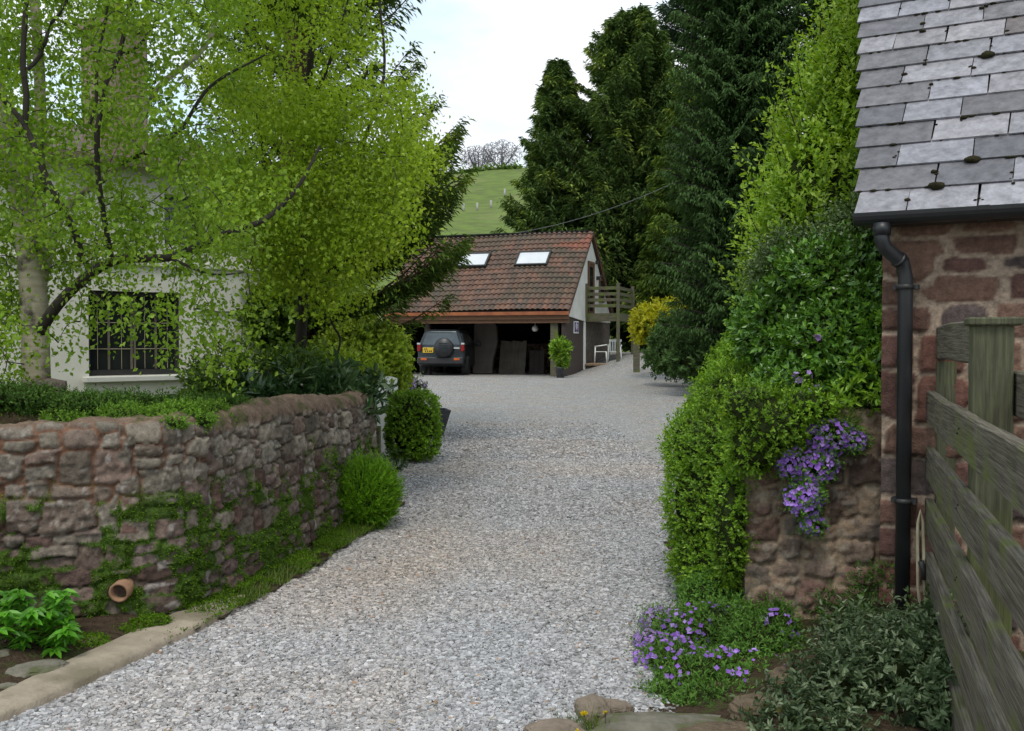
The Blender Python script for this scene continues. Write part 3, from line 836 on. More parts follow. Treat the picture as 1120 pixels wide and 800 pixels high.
# left wall: face, rounded mortar cope, top and back as one sheet with real relief
def left_wall():
    path = WALL[:, :2]; seg = np.linalg.norm(np.diff(path, axis=0), axis=1); U = np.concatenate([[0], np.cumsum(seg)])
    endu = .42
    # end face turns back to the left
    e0 = path[-1]
    nrm2 = np.stack([np.gradient(path[:, 1]), -np.gradient(path[:, 0])], 1); nrm2 = nrm2 / np.linalg.norm(nrm2, axis=1, keepdims=True)
    ns = 41
    k = np.ones(ns) / ns
    nrm2 = np.stack([np.convolve(np.pad(nrm2[:, i], ns // 2, 'edge'), k, 'valid') for i in range(2)], 1); nrm2 /= np.linalg.norm(nrm2, axis=1, keepdims=True)
    te = nrm2[-1]; back = -te
    m_ = 30; arc = []
    fwd = np.array([te[1] * -1, te[0]]) if False else np.array([-te[1], te[0]])
    for i in range(1, m_ + 1):
        a = i / m_
        arc.append((e0 + fwd * (.06 * math.sin(min(1, a * 3) * PI / 2)) + back * (a * .38), nrm(te * max(0, 1 - a * 3) + fwd * min(1, a * 3))))
    path2 = np.vstack([path, [a[0] for a in arc]]); nr = np.vstack([nrm2, [a[1] for a in arc]])
    U2 = np.concatenate([U, U[-1] + np.arange(1, m_ + 1) / m_ * .42])
    top = 1.06 + .025 * (fbm(U2 * 1.5, U2 * 0, o=2) - .5) * 2 - .05 * sstep(U[-1] - 2.2, U[-1], U2) + .03 * sstep(U[-1] - 3.2, U[-1] - 2.4, U2)
    prof = []           # (v, outward offset, z factor)
    dz = .0105
    nface = int(1.0 / dz)
    Vv, off, zz = [], [], []
    for i in range(nface + 1):
        z = i / nface; Vv.append(z * 1.0); off.append(.05 * (1 - z)); zz.append(z * .93)
    for i in range(1, 15):
        a = i / 14 * PI / 2; Vv.append(1.0 + i * .01); off.append(-.075 * (1 - math.cos(a))); zz.append(.93 + .075 * math.sin(a))
    for i in range(1, 12):
        Vv.append(1.14 + i * .025); off.append(-.075 - i * .025); zz.append(1.005 - .0006 * i * i)
    for i in range(1, 6):
        Vv.append(1.42 + i * .05); off.append(-.36); zz.append(.99 - i * .06)
    Vv, off, zz = map(np.array, (Vv, off, zz))
    UU, VV = np.meshgrid(U2, Vv); OF = np.repeat(off[:, None], len(U2), 1); ZZ = zz[:, None] * top[None, :]
    inner = np.linspace(0, 1, len(U2))
    u, v = UU.ravel(), VV.ravel()
    dA, sA = rubble_field(u, v, 21, .09, .2, .1, .3, .011, 1.12, p=6.0, warp=.014)
    dB, sB = rubble_field(u, v, 24, .06, .15, .09, .26, .007, 1.12, p=6.0, warp=.014)
    uc = 2.62 + .05 * np.sin(v * 40)
    useB = (u > uc) | (v < .5)
    d = np.where(useB, dB, dA); sid = np.where(useB, sB + 5000, sA)
    right = sstep(2.9, 3.4, u)
    vc = 1.085 - .10 * right
    face = 1 - sstep(-.02, .03, v - vc + .02 * (fbm(u * 9, v * 3, o=2, s=71) - .5))      # the part that runs back
    prot = hash1(sid, 3)
    ston = sstep(-.002, .006, d) * face
    relief = ston * (.012 + .02 * prot) + .018 * (fbm(u * 28, v * 28, o=4, s=8) - .5) * (1 + face) + .03 * (fbm(u * 3, v * 3, o=2, s=2) - .5)
    dome = np.clip(d, 0, .03) * .08 * face - .012 * sstep(.5, .75, fbm(u * 12, v * 16, o=3, s=55)) * face
    cope = (1 - face) * (1 - sstep(1.35, 1.5, v))
    relief = relief + dome + cope * .014
    mort_l = (.23, .12, .075); mort_r = (.15, .115, .09)
    col = stone_colors(sid, RED, u, v, 31)
    colg = stone_colors(sid, GRY, u, v, 37)
    wg = (sstep(.62, .8, v) * .75 + .25 * (hash1(sid, 9) > .6))[:, None]
    col = col * (1 - wg) + colg * wg
    mort = np.array(mort_l)[None] * (1 - right[:, None]) + np.array(mort_r)[None] * right[:, None]
    deep = (.06, .048, .036)
    mlow = sstep(.45, .7, v)[:, None]
    mort = mort * mlow + np.array(deep)[None] * (1 - mlow)
    mort = mort * (.75 + .5 * fbm(u * 35, v * 35, o=3, s=4))[:, None]
    a = sstep(-.004, .004, d)[:, None] * face[:, None]
    C = col * a + mort * (1 - a)
    copec = np.array((.225, .165, .125))[None] * (.7 + .6 * fbm(u * 14, v * 14, o=4, s=44))[:, None]
    C = C * (1 - cope[:, None]) + copec * cope[:, None]
    cm_ = sstep(.52, .62, fbm(u * 7, v * 9, o=4, s=47)) * cope * .75
    C = C * (1 - cm_[:, None]) + np.array((.075, .095, .03)) * cm_[:, None]
    relief = relief + cope * .02 * (fbm(u * 10, v * 12, o=4, s=49) - .5) * 2
    # lichen: pale blotches on some stones
    li = sstep(.54, .7, fbm(u * 60, v * 60, o=4, s=60)) * (hash1(sid, 12) > .5) * sstep(.3, .6, v) * face * .7
    C = C * (1 - .8 * li[:, None]) + np.array((.42, .4, .35)) * .8 * li[:, None]
    spot = sstep(.84, .88, vnoise(u * 17, v * 19, s=81)) * (vnoise(u * 3, v * 3, s=5) > .5) * face * .7
    C = C * (1 - spot[:, None]) + np.array((.5, .47, .44)) * spot[:, None]
    # moss grows in bands and along the joints
    mn = fbm(u * 5.5, v * 7.5, o=4, s=91) * .75 + .22 * fbm(u * 22, v * 26, o=3, s=14) + .10 * (1 - sstep(0, .02, d)) - .06 * ston
    band = np.exp(-((v - .66 - .03 * np.sin(u * 2)) / .06) ** 2) * .12 * (1 - right) + np.exp(-((v - .42) / .04) ** 2) * .06 * (1 - right) + np.exp(-((v - .3) / .1) ** 2) * .06 + (1 - sstep(0, .22, v)) * .07
    slope = right * .045 * (1 - sstep(.6, .8, v)) - .02
    moss = sstep(.545, .62, mn + band + slope) * (1 - sstep(.62, .8, v)) * face
    mc = np.array((.06, .125, .016))[None] * (.5 + fbm(u * 30, v * 30, o=3, s=23))[:, None]
    C = C * (1 - moss[:, None] * .92) + mc * moss[:, None] * .92
    relief = relief + moss * (.008 + .012 * fbm(u * 25, v * 25, o=2, s=3))
    PX = np.repeat(path2[None, :, 0], len(Vv), 0).ravel(); PY = np.repeat(path2[None, :, 1], len(Vv), 0).ravel()
    NX = np.repeat(nr[None, :, 0], len(Vv), 0).ravel(); NY = np.repeat(nr[None, :, 1], len(Vv), 0).ravel()
    tz_ = np.clip((v - 1.0) / .14, 0, 1); upf = np.sin(tz_ * PI / 2) * (1 - sstep(1.42, 1.5, v))
    outf = np.where(v > 1.45, -1, 1 - upf)
    O = OF.ravel() + relief * outf
    V3 = np.stack([PX + NX * O, PY + NY * O, ZZ.ravel() + relief * upf - .05 * (v <= 0)], 1)
    Fc = grid_faces(len(U2), len(Vv))
    root = empty('stone_wall', (-1.9, 5.3, 0), 0, 'curving red and grey rubble garden wall with moss bands, left of the gravel drive', 'wall')
    me = np_mesh('stonework', local(V3, (-1.9, 5.3, 0)), Fc, smooth=True, colors=C * np.array([.76, .72, .70]))
    link('stonework', me, M['stone'], root)
    # moss tufts on the wall face
    w_ = moss * (u > .8) * (v < .8); pr = w_ / w_.sum()
    rng = np.random.default_rng(5)
    i = rng.choice(len(u), 30000, p=pr)
    P = V3[i] + rng.normal(size=(len(i), 3)) * .005
    N = np.stack([NX[i], NY[i], np.zeros(len(i))], 1)
    D = nrm(N * .7 + np.array([0, 0, .3]) + rdir(len(i), rng) * .8)
    mo = foliage('moss', P, D, N + rdir(len(i), rng) * .4, .009 + .012 * rng.random(len(i)), .004 + .004 * rng.random(len(i)), L['moss'], root, 'diamond', origin=(-1.9, 5.3, 0))
    return root, V3, (u, v, NX, NY)
wall_root, WV, WI = left_wall()

def wall_sheet(name, A, B, z0, z1, seed, params, pal, mort, depth=.025, ends=True, thick=.35, parent=None, rough=.008, du=.011, mort_proud=0.0, smear=0.0, lich=0.0, step_top=None):
    """a masonry face from A to B (plan), facing the side on the right of A->B, with its ends and top as part of the sheet"""
    A = np.array(A, float); B = np.array(B, float); Ln = np.linalg.norm(B - A); T = (B - A) / Ln; N = np.array([T[1], -T[0]])
    nu = int(Ln / du) + 1; nv = int((z1 - z0) / du) + 1
    U = np.linspace(0, Ln, nu); Vv = np.linspace(z0, z1, nv)
    uu, vv = np.meshgrid(U, Vv); u, v = uu.ravel(), vv.ravel()
    d, sid = rubble_field(u, v - z0, seed, *params[:5], vmax=z1 - z0)
    ston = sstep(-.003, .014, d)
    sm = sstep(.5, .62, fbm(u * 5, v * 7, o=4, s=seed + 2)) * smear
    ston_c = sstep(-.002, .004, d) * (1 - sm)
    rel = ston * (1 - .6 * sm) * depth * (.4 + .8 * hash1(sid, 3)) + rough * (fbm(u * 26, v * 26, o=4, s=8) - .5) * 2 + mort_proud * (1 - ston) * fbm(u * 60, v * 60, o=3) + .02 * (fbm(u * 2, v * 2, s=7) - .5)
    C = stone_colors(sid, pal, u, v, seed)
    mc = np.array(mort)[None] * (.65 + .7 * fbm(u * 50, v * 50, o=3, s=4))[:, None]
    C = C * ston_c[:, None] + mc * (1 - ston_c[:, None])
    if lich:
        li = sstep(.58, .68, fbm(u * 30, v * 30, o=3, s=60)) * lich
        C = C * (1 - li[:, None]) + np.array((.38, .35, .29)) * li[:, None]
    X = A[0] + T[0] * u + N[0] * rel; Y = A[1] + T[1] * u + N[1] * rel
    V3 = np.stack([X, Y, v], 1)
    Fc = grid_faces(nu, nv)
    # returns: extrude left end, right end and top backwards
    add_v, add_f, add_c = [V3], [Fc], [C]
    if ends:
        off = len(V3)
        m_ = 12
        for col_i in (0, nu - 1):
            colv = V3[col_i::nu]; cc = C[col_i::nu]
            blk = [colv]
            for k in range(1, m_ + 1):
                q = colv.copy(); q[:, :2] = (A + T * (0 if col_i == 0 else Ln)) + (-N) * (thick * k / m_)
                r_ = .012 * (fbm(q[:, 2] * 15, np.full(len(q), k * .6), o=3, s=col_i + 3) - .5) * 2
                q[:, :2] += (T * (-1 if col_i == 0 else 1)) * r_[:, None]
                blk.append(q)
            bv = np.concatenate(blk); f = grid_faces(len(colv), m_ + 1)
            add_v.append(bv); add_f.append(f + off); add_c.append(np.tile(cc, (m_ + 1, 1)) * (.8 + .4 * fbm(bv[:, 1] * 20, bv[:, 2] * 20, o=3))[:, None]); off += len(bv)
        topv = V3[-nu:]; q = topv.copy(); q[:, :2] -= N * thick
        mid = (topv + q) / 2; mid[:, 2] += .02
        bv = np.concatenate([topv, mid, q]); add_v.append(bv); add_f.append(grid_faces(nu, 3) + off); add_c.append(np.tile(C[-nu:], (3, 1)))
    me = np_mesh(name, np.concatenate(add_v), np.concatenate(add_f), smooth=True, colors=np.concatenate(add_c))
    return me

# right boundary wall, left end at the hedge
RW_A = np.array([1.17, 4.98]); RW_B = np.array([2.12, 4.9])
me = wall_sheet('stonework', (0, 0), RW_B - RW_A, -.12, 1.14, 51, (.07, .17, .11, .3, .014, .025), [(.13, .085, .065), (.17, .105, .085), (.11, .075, .06), (.19, .14, .11), (.15, .12, .1)],
                (.27, .2, .14), depth=.024, rough=.02, smear=.95, lich=.35, thick=.45)
rw = empty('boundary_wall', (RW_A[0], RW_A[1], 0), 0, 'low reddish rubble wall under the purple flowers, ending at the black downpipe', 'wall')
link('stonework', me, M['stone'], rw)

# ---------------------------------------------------------------- slate-roofed outbuilding at the right
OA = np.array([1.767, 4.75]); OT = np.array([.874, -.486]); OT = OT / np.linalg.norm(OT); OH = np.array([-OT[1], OT[0]])
ob = empty('stone_outbuilding', (OA[0], OA[1], 0), 0, 'dark red stone outbuilding with grey slate roof, black gutter and downpipe', 'building')
DRED = [(.15, .075, .058), (.18, .09, .068), (.12, .065, .055), (.1, .075, .07), (.17, .1, .075), (.14, .08, .062)]
me = wall_sheet('wall', (0, 0), OT * 2.6, -.15, 2.1, 77, (.12, .22, .22, .44, .018, .035), DRED, (.33, .25, .19), depth=.03, rough=.01, mort_proud=.012, thick=.4, ends=True)
link('wall', me, M['stone'], ob)
def oz(a, b_, z, out=0.0):   # a along the wall, b_ back from it
    q = OT * a + OH * b_
    return Vector((q[0], q[1], z))
PITCH_R = math.radians(44); EX = .187; cR, sR = math.cos(PITCH_R), math.sin(PITCH_R)
EAVE_A, EAVE_B, EAVE_Z = -.10, -.135, 2.07
rg = np.random.default_rng(91)
sv_, sf_, scol = [], [], []
joints = []
for k in range(24):
    b0_ = k * EX
    a = EAVE_A - .173 * (k + .5) * EX * cR
    first = True
    wid0 = .23 if k % 2 == 0 else .36
    while a < 2.7:
        wd = wid0 if first else (.27 + .07 * rg.random())
        if first and rg.random() < .2: wd *= .85
        th = .007 + .004 * rg.random()
        lo = b0_ - .006 * rg.random(); hi = b0_ + EX + .03
        g = .002 + .002 * rg.random()
        lift0 = .022 + .004 * rg.random(); lift1 = .002
        base_i = len(sv_)
        sk = .012 * (rg.random() - .5)
        for (aa, bb, hh) in ((a + g, lo, lift0 - th), (a + wd - g, lo + .004 * (rg.random() - .5), lift0 - th), (a + wd - g + sk, hi, lift1), (a + g + sk, hi, lift1),
                             (a + g, lo, lift0), (a + wd - g, lo, lift0), (a + wd - g + sk, hi, lift1 + th), (a + g + sk, hi, lift1 + th)):
            p_ = oz(aa, EAVE_B + bb * cR, EAVE_Z + bb * sR)
            n_ = Vector((OH[0] * -sR, OH[1] * -sR, cR))
            sv_.append(p_ + n_ * hh)
        sf_ += [[base_i + i for i in f] for f in ((0, 3, 2, 1), (4, 5, 6, 7), (0, 1, 5, 4), (1, 2, 6, 5), (2, 3, 7, 6), (3, 0, 4, 7))]
        dark = (first and k % 2 == 1) or rg.random() < .14
        g_ = (.105 + .04 * rg.random()) if dark else (.2 + .085 * rg.random())
        tint = rg.random()
        col_ = np.array((g_ * (1.0 + .05 * tint), g_ * .985, g_ * (1.06 + .06 * (1 - tint))))
        if rg.random() < .06: col_ = col_ * np.array((1.05, .93, .85))
        scol += [col_ * (.94 + .12 * rg.random()) for _ in range(8)]
        if not first: joints.append((a, b0_ + EX * rg.random()))
        a += wd; first = False
M['slate2'] = surf('slate_roof', (1, 1, 1), attr=True, scale=16, rough=.6, bump=.6, bscale=60, lohi=(.5, 1.4), spec=.5, dist=.004)
me = np_mesh('roof', np.array(sv_), np.array(sf_), colors=np.array(scol))
roofo = link('roof', me, M['slate2'], ob)
# moss cushions lodged in the joints and under the course edges
pv, pf, nb_ = [], [], 0
for (a, bb) in joints:
    for q in range(rg.integers(0, 4)):
        s_ = .005 + .014 * rg.random() ** 2.5
        if rg.random() < .06: s_ = .03
        bq = bb + .1 * (rg.random() - .5) if s_ < .02 else math.floor(bb / EX) * EX - .005
        c_ = oz(a + .008 * rg.normal(), EAVE_B + bq * cR, EAVE_Z + bq * sR) + Vector((OH[0] * -sR, OH[1] * -sR, cR)) * .02
        v = ICO2[0] * s_ * (np.array([1.2, 1.2, .7])) * (1 + .35 * (rg.random((len(ICO2[0]), 1)) - .5)) + np.array(c_)
        pv.append(v); pf.append(ICO2[1] + nb_); nb_ += len(v)
for k in range(24):
    for q in range(26):
        a = -.6 + 3.2 * rg.random()
        if a < EAVE_A - .173 * k * EX * cR: continue
        s_ = .003 + .006 * rg.random()
        c_ = oz(a, EAVE_B + (k * EX - .004) * cR, EAVE_Z + k * EX * sR) + Vector((OH[0] * -sR, OH[1] * -sR, cR)) * .014
        v = ICO2[0] * s_ * np.array([2.5, 1.5, .8]) + np.array(c_)
        pv.append(v); pf.append(ICO2[1] + nb_); nb_ += len(v)
M['mosscush'] = surf('dark_moss', (.045, .04, .022), (.03, .028, .016), scale=60, rough=1, bump=.8, bscale=150, spec=.02)
link('moss', np_mesh('moss', np.concatenate(pv), np.concatenate(pf), smooth=True), M['mosscush'], roofo)
mb = MB()    # roof deck, back slope and the rest of the walls
e = [oz(EAVE_A + .03, EAVE_B + .03, EAVE_Z), oz(2.7, EAVE_B + .03, EAVE_Z), oz(2.7, EAVE_B + 4.4 * cR, EAVE_Z + 4.4 * sR), oz(EAVE_A - .68 * .8, EAVE_B + 4.4 * cR, EAVE_Z + 4.4 * sR)]
n_ = Vector((OH[0] * -sR, OH[1] * -sR, cR))
mb.add([p_ + n_ * -.012 for p_ in e] + [p_ + n_ * -.06 for p_ in e], [(0, 1, 2, 3), (7, 6, 5, 4), (0, 4, 5, 1), (1, 5, 6, 2), (2, 6, 7, 3), (3, 7, 4, 0)])
mb.build('roof_deck', M['dark_wood'], ob)
mb = MB()
q = [oz(.02, .1, -.1), oz(2.6, .1, -.1), oz(2.6, 6, -.1), oz(.02 - .3, 6, -.1)]
top_ = [oz(.02, .1, 2.2), oz(2.6, .1, 2.2), oz(2.6, 3.0, 5.0), oz(2.6, 6, 2.2), oz(-.28, 6, 2.2), oz(-.12, 3.0, 5.0)]
V_ = q + top_
mb.add(V_, [(0, 1, 5, 4), (0, 4, 9, 8, 3), (1, 2, 7, 6, 5), (2, 3, 8, 7)])
mb.build('side_wall', M['dark_wood'], ob)
# gutter (half round) with brackets, and the swan-necked downpipe
mb = MB(); gr = .056
ga, gb = EAVE_A + .0, EAVE_B - .045
prof = [(gr * math.cos(t_), gr * math.sin(t_)) for t_ in np.linspace(PI, 2 * PI, 11)] + [((gr - .006) * math.cos(t_), (gr - .006) * math.sin(t_)) for t_ in np.linspace(2 * PI, PI, 11)]
Vg, Fg = [], []
for ai, a in enumerate((ga, 2.7)):
    for (pb_, pz_) in prof: Vg.append(oz(a, gb + pb_, EAVE_Z + .012 + pz_))
n2 = len(prof)
Fg = [(i, (i + 1) % n2, (i + 1) % n2 + n2, i + n2) for i in range(n2)] + [tuple(range(11))]
mb.add(Vg, Fg)
gut = mb.build('gutter', M['black_plastic'], ob)
for a in (.42, 1.2, 2.0):
    mb = MB()
    pr2 = [((gr + .005) * math.cos(t_), (gr + .005) * math.sin(t_)) for t_ in np.linspace(PI, 2 * PI, 11)] + [((gr - .001) * math.cos(t_), (gr - .001) * math.sin(t_)) for t_ in np.linspace(2 * PI, PI, 11)]
    Vg = []
    for aa in (a, a + .05):
        for (pb_, pz_) in pr2: Vg.append(oz(aa, gb + pb_, EAVE_Z + .014 + pz_))
    mb.add(Vg, [(i, (i + 1) % n2, (i + 1) % n2 + n2, i + n2) for i in range(n2)] + [tuple(range(n2)), tuple(range(2 * n2 - 1, n2 - 1, -1))])
    mb.build('gutter_bracket', M['black_plastic'], gut)
def rel(p_): return Vector((p_[0] - OA[0], p_[1] - OA[1], p_[2]))
pr_ = .034
g0 = rel(at(964.5, 249, 4.57)); g1 = rel(at(964.5, 268, 4.57)); g2 = rel(at(990, 290, 4.615)); g3 = rel(at(990.5, 300, 4.62)); g4 = rel(at(990.5, 700, 4.62))
g4.x, g4.y = g3.x, g3.y; g4.z = .02
mb = MB(); mb.tube([g0, g1 + Vector((0, 0, .02)), g1 + (g2 - g1) * .12, g2 - (g2 - g1) * .12, g3 - Vector((0, 0, .02)), g4], pr_, 20)
dp = mb.build('downpipe', M['black_plastic'], ob)
mb = MB()
mb.tube([g0 + Vector((0, 0, .02)), g0 - Vector((0, 0, .035))], pr_ + .006, 20)
mb.build('pipe_collar', M['black_plastic'], dp)
mb = MB(); mb.tube([g1 + (g2 - g1) * .68, g1 + (g2 - g1) * .78], pr_ + .005, 20)
mb.build('pipe_collar', M['black_plastic'], dp)
for zz in (1.745, .75):
    mb = MB(); mb.tube([Vector((g3.x, g3.y, zz - .012)), Vector((g3.x, g3.y, zz + .012))], pr_ + .006, 20)
    mb.box(-.055, .055, -.004, .06, zz - .011, zz + .011, 0, Matrix.Translation((g3.x, g3.y, 0)) @ Matrix.Rotation(math.atan2(OT[1], OT[0]), 4, 'Z'))
    mb.build('pipe_clip', M['black_iron'], dp)

# ---------------------------------------------------------------- timber post and rail fence running towards the camera
fa = math.atan2(-.949, -.315)
fe = empty('timber_fence', (1.94, 4.67, 0), fa, 'weathered green-stained timber rail fence with capped post, right foreground', 'fence')
def warped_box(name, x0, x1, y0, y1, z0, z1, mat, parent, seed, nx=60, amp=.004, bev=.006, vertical=False):
    """sawn timber: a long box with eased, slightly wavy edges"""
    rng = np.random.default_rng(seed)
    # ring cross-section with eased corners
    w0, w1, h0, h1 = y0, y1, z0, z1
    if vertical: w0, w1, h0, h1 = x0, x1, y0, y1
    ring = []
    for (cx_, cz_, sx, sz) in ((w0, h0, 1, 1), (w1, h0, -1, 1), (w1, h1, -1, -1), (w0, h1, 1, -1)):
        a_ = (cx_ + sx * bev, cz_) if (sx, sz) in ((-1, 1), (1, -1)) else (cx_, cz_ + sz * bev)
        b_ = (cx_, cz_ + sz * bev) if (sx, sz) in ((-1, 1), (1, -1)) else (cx_ + sx * bev, cz_)
        ring += [a_, b_]
    ring = np.array(ring); n = len(ring)
    l0, l1 = (z0, z1) if vertical else (x0, x1)
    S = np.linspace(l0, l1, nx)
    dy = amp * 2 * (fbm(S * 1.3 + seed, S * 0, o=2, s=seed) - .5) * 2; dz_ = amp * 2 * (fbm(S * 1.1 + seed, S * 0 + 5, o=3, s=seed) - .5) * 2
    Wc, Hc = ring[:, 0][None] + dy[:, None] + amp * .4 * rng.normal(size=(nx, n)) * .3, ring[:, 1][None] + dz_[:, None] + amp * .3 * rng.normal(size=(nx, n)) * .4
    SS = np.repeat(S[:, None], n, 1)
    V = np.stack([Wc, Hc, SS], -1) if vertical else np.stack([SS, Wc, Hc], -1)
    V = V.reshape(-1, 3)
    i = np.arange(nx - 1)[:, None] * n; j = np.arange(n)[None, :]
    Fc = np.stack([i + j, i + (j + 1) % n, i + n + (j + 1) % n, i + n + j], -1).reshape(-1, 4)
    import bmesh
    me = bpy.data.meshes.new(name)
    me.from_pydata(V.tolist(), [], Fc.tolist() + [list(range(n - 1, -1, -1)), list(range((nx - 1) * n, nx * n))])
    bm = bmesh.new(); bm.from_mesh(me); bmesh.ops.recalc_face_normals(bm, faces=bm.faces); bm.to_mesh(me); bm.free()
    return link(name, me, mat, parent)
M['rail'] = surf('rail_timber', (.19, .17, .135), (.075, .066, .05), scale=5, rough=.92, bump=.9, bscale=8, stretch=(.8, 30, 30), c3=(.125, .145, .045), s3=3.2, spec=.12, dist=.008)
M['post'] = surf('post_timber', (.12, .125, .075), (.07, .068, .045), scale=5, rough=.92, bump=.9, bscale=8, stretch=(20, 20, 1.2), c3=(.11, .125, .045), s3=2.2, spec=.12, dist=.008)
tops = [1.565, 1.262, 1.006, .762, .515, .27]
for i, zt in enumerate(tops):
    x1 = 1.335 if i == 0 else 3.5
    yo = .04 if i == 0 else 0
    r_ = warped_box('rail', 0.0 if i else -.005, x1, yo, yo + .038, zt - .15, zt, M['rail'], fe, 100 + i)
    if i in (1, 2, 3):
        for xq in (.06, .1, 1.37, 1.42):
            mb = MB(); mb.tube([(xq, -.0025, zt - .05 - .04 * (xq % .1) * 10), (xq, .004, zt - .05 - .04 * (xq % .1) * 10)], .004, 8)
            mb.build('nail_head', M['black_iron'], r_)
for (px0, z1, wd_) in ((.0, 1.40, .085), (1.34, 1.545, .124)):
    warped_box('post', px0, px0 + wd_ - .01, .041, .041 + wd_, -.1, z1, M['post'], fe, int(px0 * 100) + 5, vertical=True)
mb = MB(); mb.box(1.322, 1.475, .022, .185, 1.547, 1.575, .006); mb.build('post_cap', M['post'], fe)
warped_box('rail', 1.3, 3.0, .17, .208, 1.25, 1.40, M['rail'], fe, 130)
# a bent cane tied with dark string, standing between the pipe and the fence
mb = MB()
p0, p1 = at(1009, 700, 4.5), at(1007, 566, 4.5)
p0b = at(1014, 700, 4.52)
mb.tube([p0, at(1004, 640, 4.5), at(1003.5, 600, 4.5), at(1004, 572, 4.5), at(1006.5, 559, 4.5), at(1009.5, 572, 4.5), at(1010, 600, 4.5), at(1011, 640, 4.5), p0b], .0075, 8)
o = mb.build('bent_cane', M['cane'])
tag(o, 'pale bent cane hoop leaning between downpipe and timber fence', 'cane')
mb = MB(); mb.tube([at(1007, 614, 4.49), at(1010.5, 624, 4.49), at(1011, 634, 4.49)], .014, 8); c_ = mb.build('string_tie', M['black_iron']); c_.parent = o

# ---------------------------------------------------------------- white house on the left
HW = nrm(np.array([.74, .67])); HP = np.array([-5.10, 12.0]); ha = math.atan2(HW[1], HW[0])
ho = empty('white_house', (HP[0], HP[1], 0), ha, 'cream rendered house with dark leaded window and tall chimney behind the birch', 'house')
# local x runs along the wall, local y points away from the camera
def boxo(name, mat, parent, *a, bev=0.0):
    mb = MB(); mb.box(*a, bev); return mb.build(name, mat, parent)
mb = MB()    # wall with a window opening, lower and upper
wx0, wx1, wz0, wz1 = 0.0, 1.17, 1.06, 2.1
ux0, ux1, uz0, uz1 = .95, 1.45, 2.72, 3.35
Wl, Wr, Wt = -5.5, 2.3, 3.7
for a in ((Wl, wx0, -.1, wz1), (wx0, wx1, -.1, wz0), (wx1, Wr, -.1, wz1), (Wl, Wr, wz1, uz0), (Wl, ux0, uz0, uz1), (ux1, Wr, uz0, uz1), (Wl, Wr, uz1, Wt)):
    mb.box(a[0], a[1], 0, .35, a[2], a[3])
mb.box(Wr - .35, Wr - .002, .352, 7, -.1, Wt)
mb.box(Wl, Wr - .36, 6.6, 6.95, -.1, Wt)
wall_h = mb.build('wall', M['render_wall'], ho)
boxo('string_course', M['render_wall'], ho, Wl, Wr + .02, -.045, -.002, 2.42, 2.5, bev=.008)
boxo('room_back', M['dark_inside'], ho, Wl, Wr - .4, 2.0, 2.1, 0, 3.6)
def house_window(x0, x1, z0, z1, mull):
    mb = MB(); f_ = .05
    mb.box(x0, x1, .1, .16, z0, z0 + f_ + .02); mb.box(x0, x1, .1, .16, z1 - f_, z1)
    mb.box(x0, x0 + f_, .1, .16, z0 + f_ + .022, z1 - f_ - .002); mb.box(x1 - f_, x1, .1, .16, z0 + f_ + .022, z1 - f_ - .002)
    wn = mb.build('window', M['black_iron'], ho)
    mb = MB(); n_ = len(mull)
    for xx in mull: mb.box(xx - .012, xx + .012, .105, .14, z0 + f_ + .024, z1 - f_ - .004)
    mb.build('casement', M['pale_board'], wn)
    mb = MB()
    for q in range(1, 3): mb.box(x0 + f_ + .003, x1 - f_ - .003, .112, .118, z0 + (z1 - z0) * q / 3.2, z0 + (z1 - z0) * q / 3.2 + .008)
    nn_ = 8
    for q in range(1, nn_):
        xx = x0 + (x1 - x0) * q / nn_
        if min(abs(xx - m_) for m_ in mull) > .03: mb.box(xx - .003, xx + .003, .1195, .1225, z0 + f_ + .03, z1 - f_ - .01)
    mb.build('glazing_bars', M['cane'], wn)
    boxo('pane', M['windowglass'], wn, x0 + f_, x1 - f_, .128, .131, z0 + f_ + .02, z1 - f_)
    return wn
wn = house_window(wx0, wx1, wz0, wz1, [.28, .56, .6, .87])
for (a, b_) in ((.06, .16), (.98, 1.1)):
    V = []; nx_ = 18
    for i in range(nx_ + 1):
        xx = a + (b_ - a) * i / nx_
        V += [(xx, .2 + .02 * math.sin(i * 1.9), wz0 + .03), (xx, .2 + .02 * math.sin(i * 1.9), wz1 - .03)]
    mb = MB(); mb.add(V, [(2 * i, 2 * i + 2, 2 * i + 3, 2 * i + 1) for i in range(nx_)]); mb.build('curtain', M['curtain'], wn)
boxo('book', M['curtain'], wn, .32, .5, .18, .3, wz0 + .06, wz0 + .16, bev=.01)
mb = MB(); mb.box(wx0 - .07, wx1 + .09, -.09, .1, wz0 - .075, wz0 - .004, .01); mb.build('window_sill', M['white_render'], ho)
house_window(ux0, ux1, uz0, uz1, [1.2])
mb = MB()   # roof
for s_ in (1,):
    mb.prism([(-.3, Wt), (3.5, Wt + 1.1), (7.3, Wt), (7.3, Wt - .1), (3.5, Wt + 1.0), (-.3, Wt - .1)], Wl - .2, Wr + .15, 'x')
M['roof_brown'] = surf('old_roof', (.16, .11, .09), (.1, .08, .07), scale=4, rough=.9, bump=.8, bscale=20)
mb.build('roof', M['roof_brown'], ho)
mb = MB(); mb.prism([(.36, Wt - .01), (3.5, Wt + .9), (6.6, Wt - .01)], Wr - .33, Wr - .004, 'x'); mb.build('gable', M['render_wall'], ho)
CHM = surf('chimney_stone', (.3, .22, .18), (.22, .16, .13), scale=5, rough=1, bump=.8, bscale=12)
mb = MB(); mb.box(.14, .76, .0, .6, 3.72, 5.3, .03); mb.box(.09, .81, -.05, .65, 5.3, 5.42, .02)
ch = mb.build('chimney', CHM, ho)
mb = MB(); mb.lathe([(.11, 0), (.12, .05), (.1, .35), (.12, .4)], (.45, .3, 5.42), 14); mb.build('chimney_pot', M['terracotta'], ch)
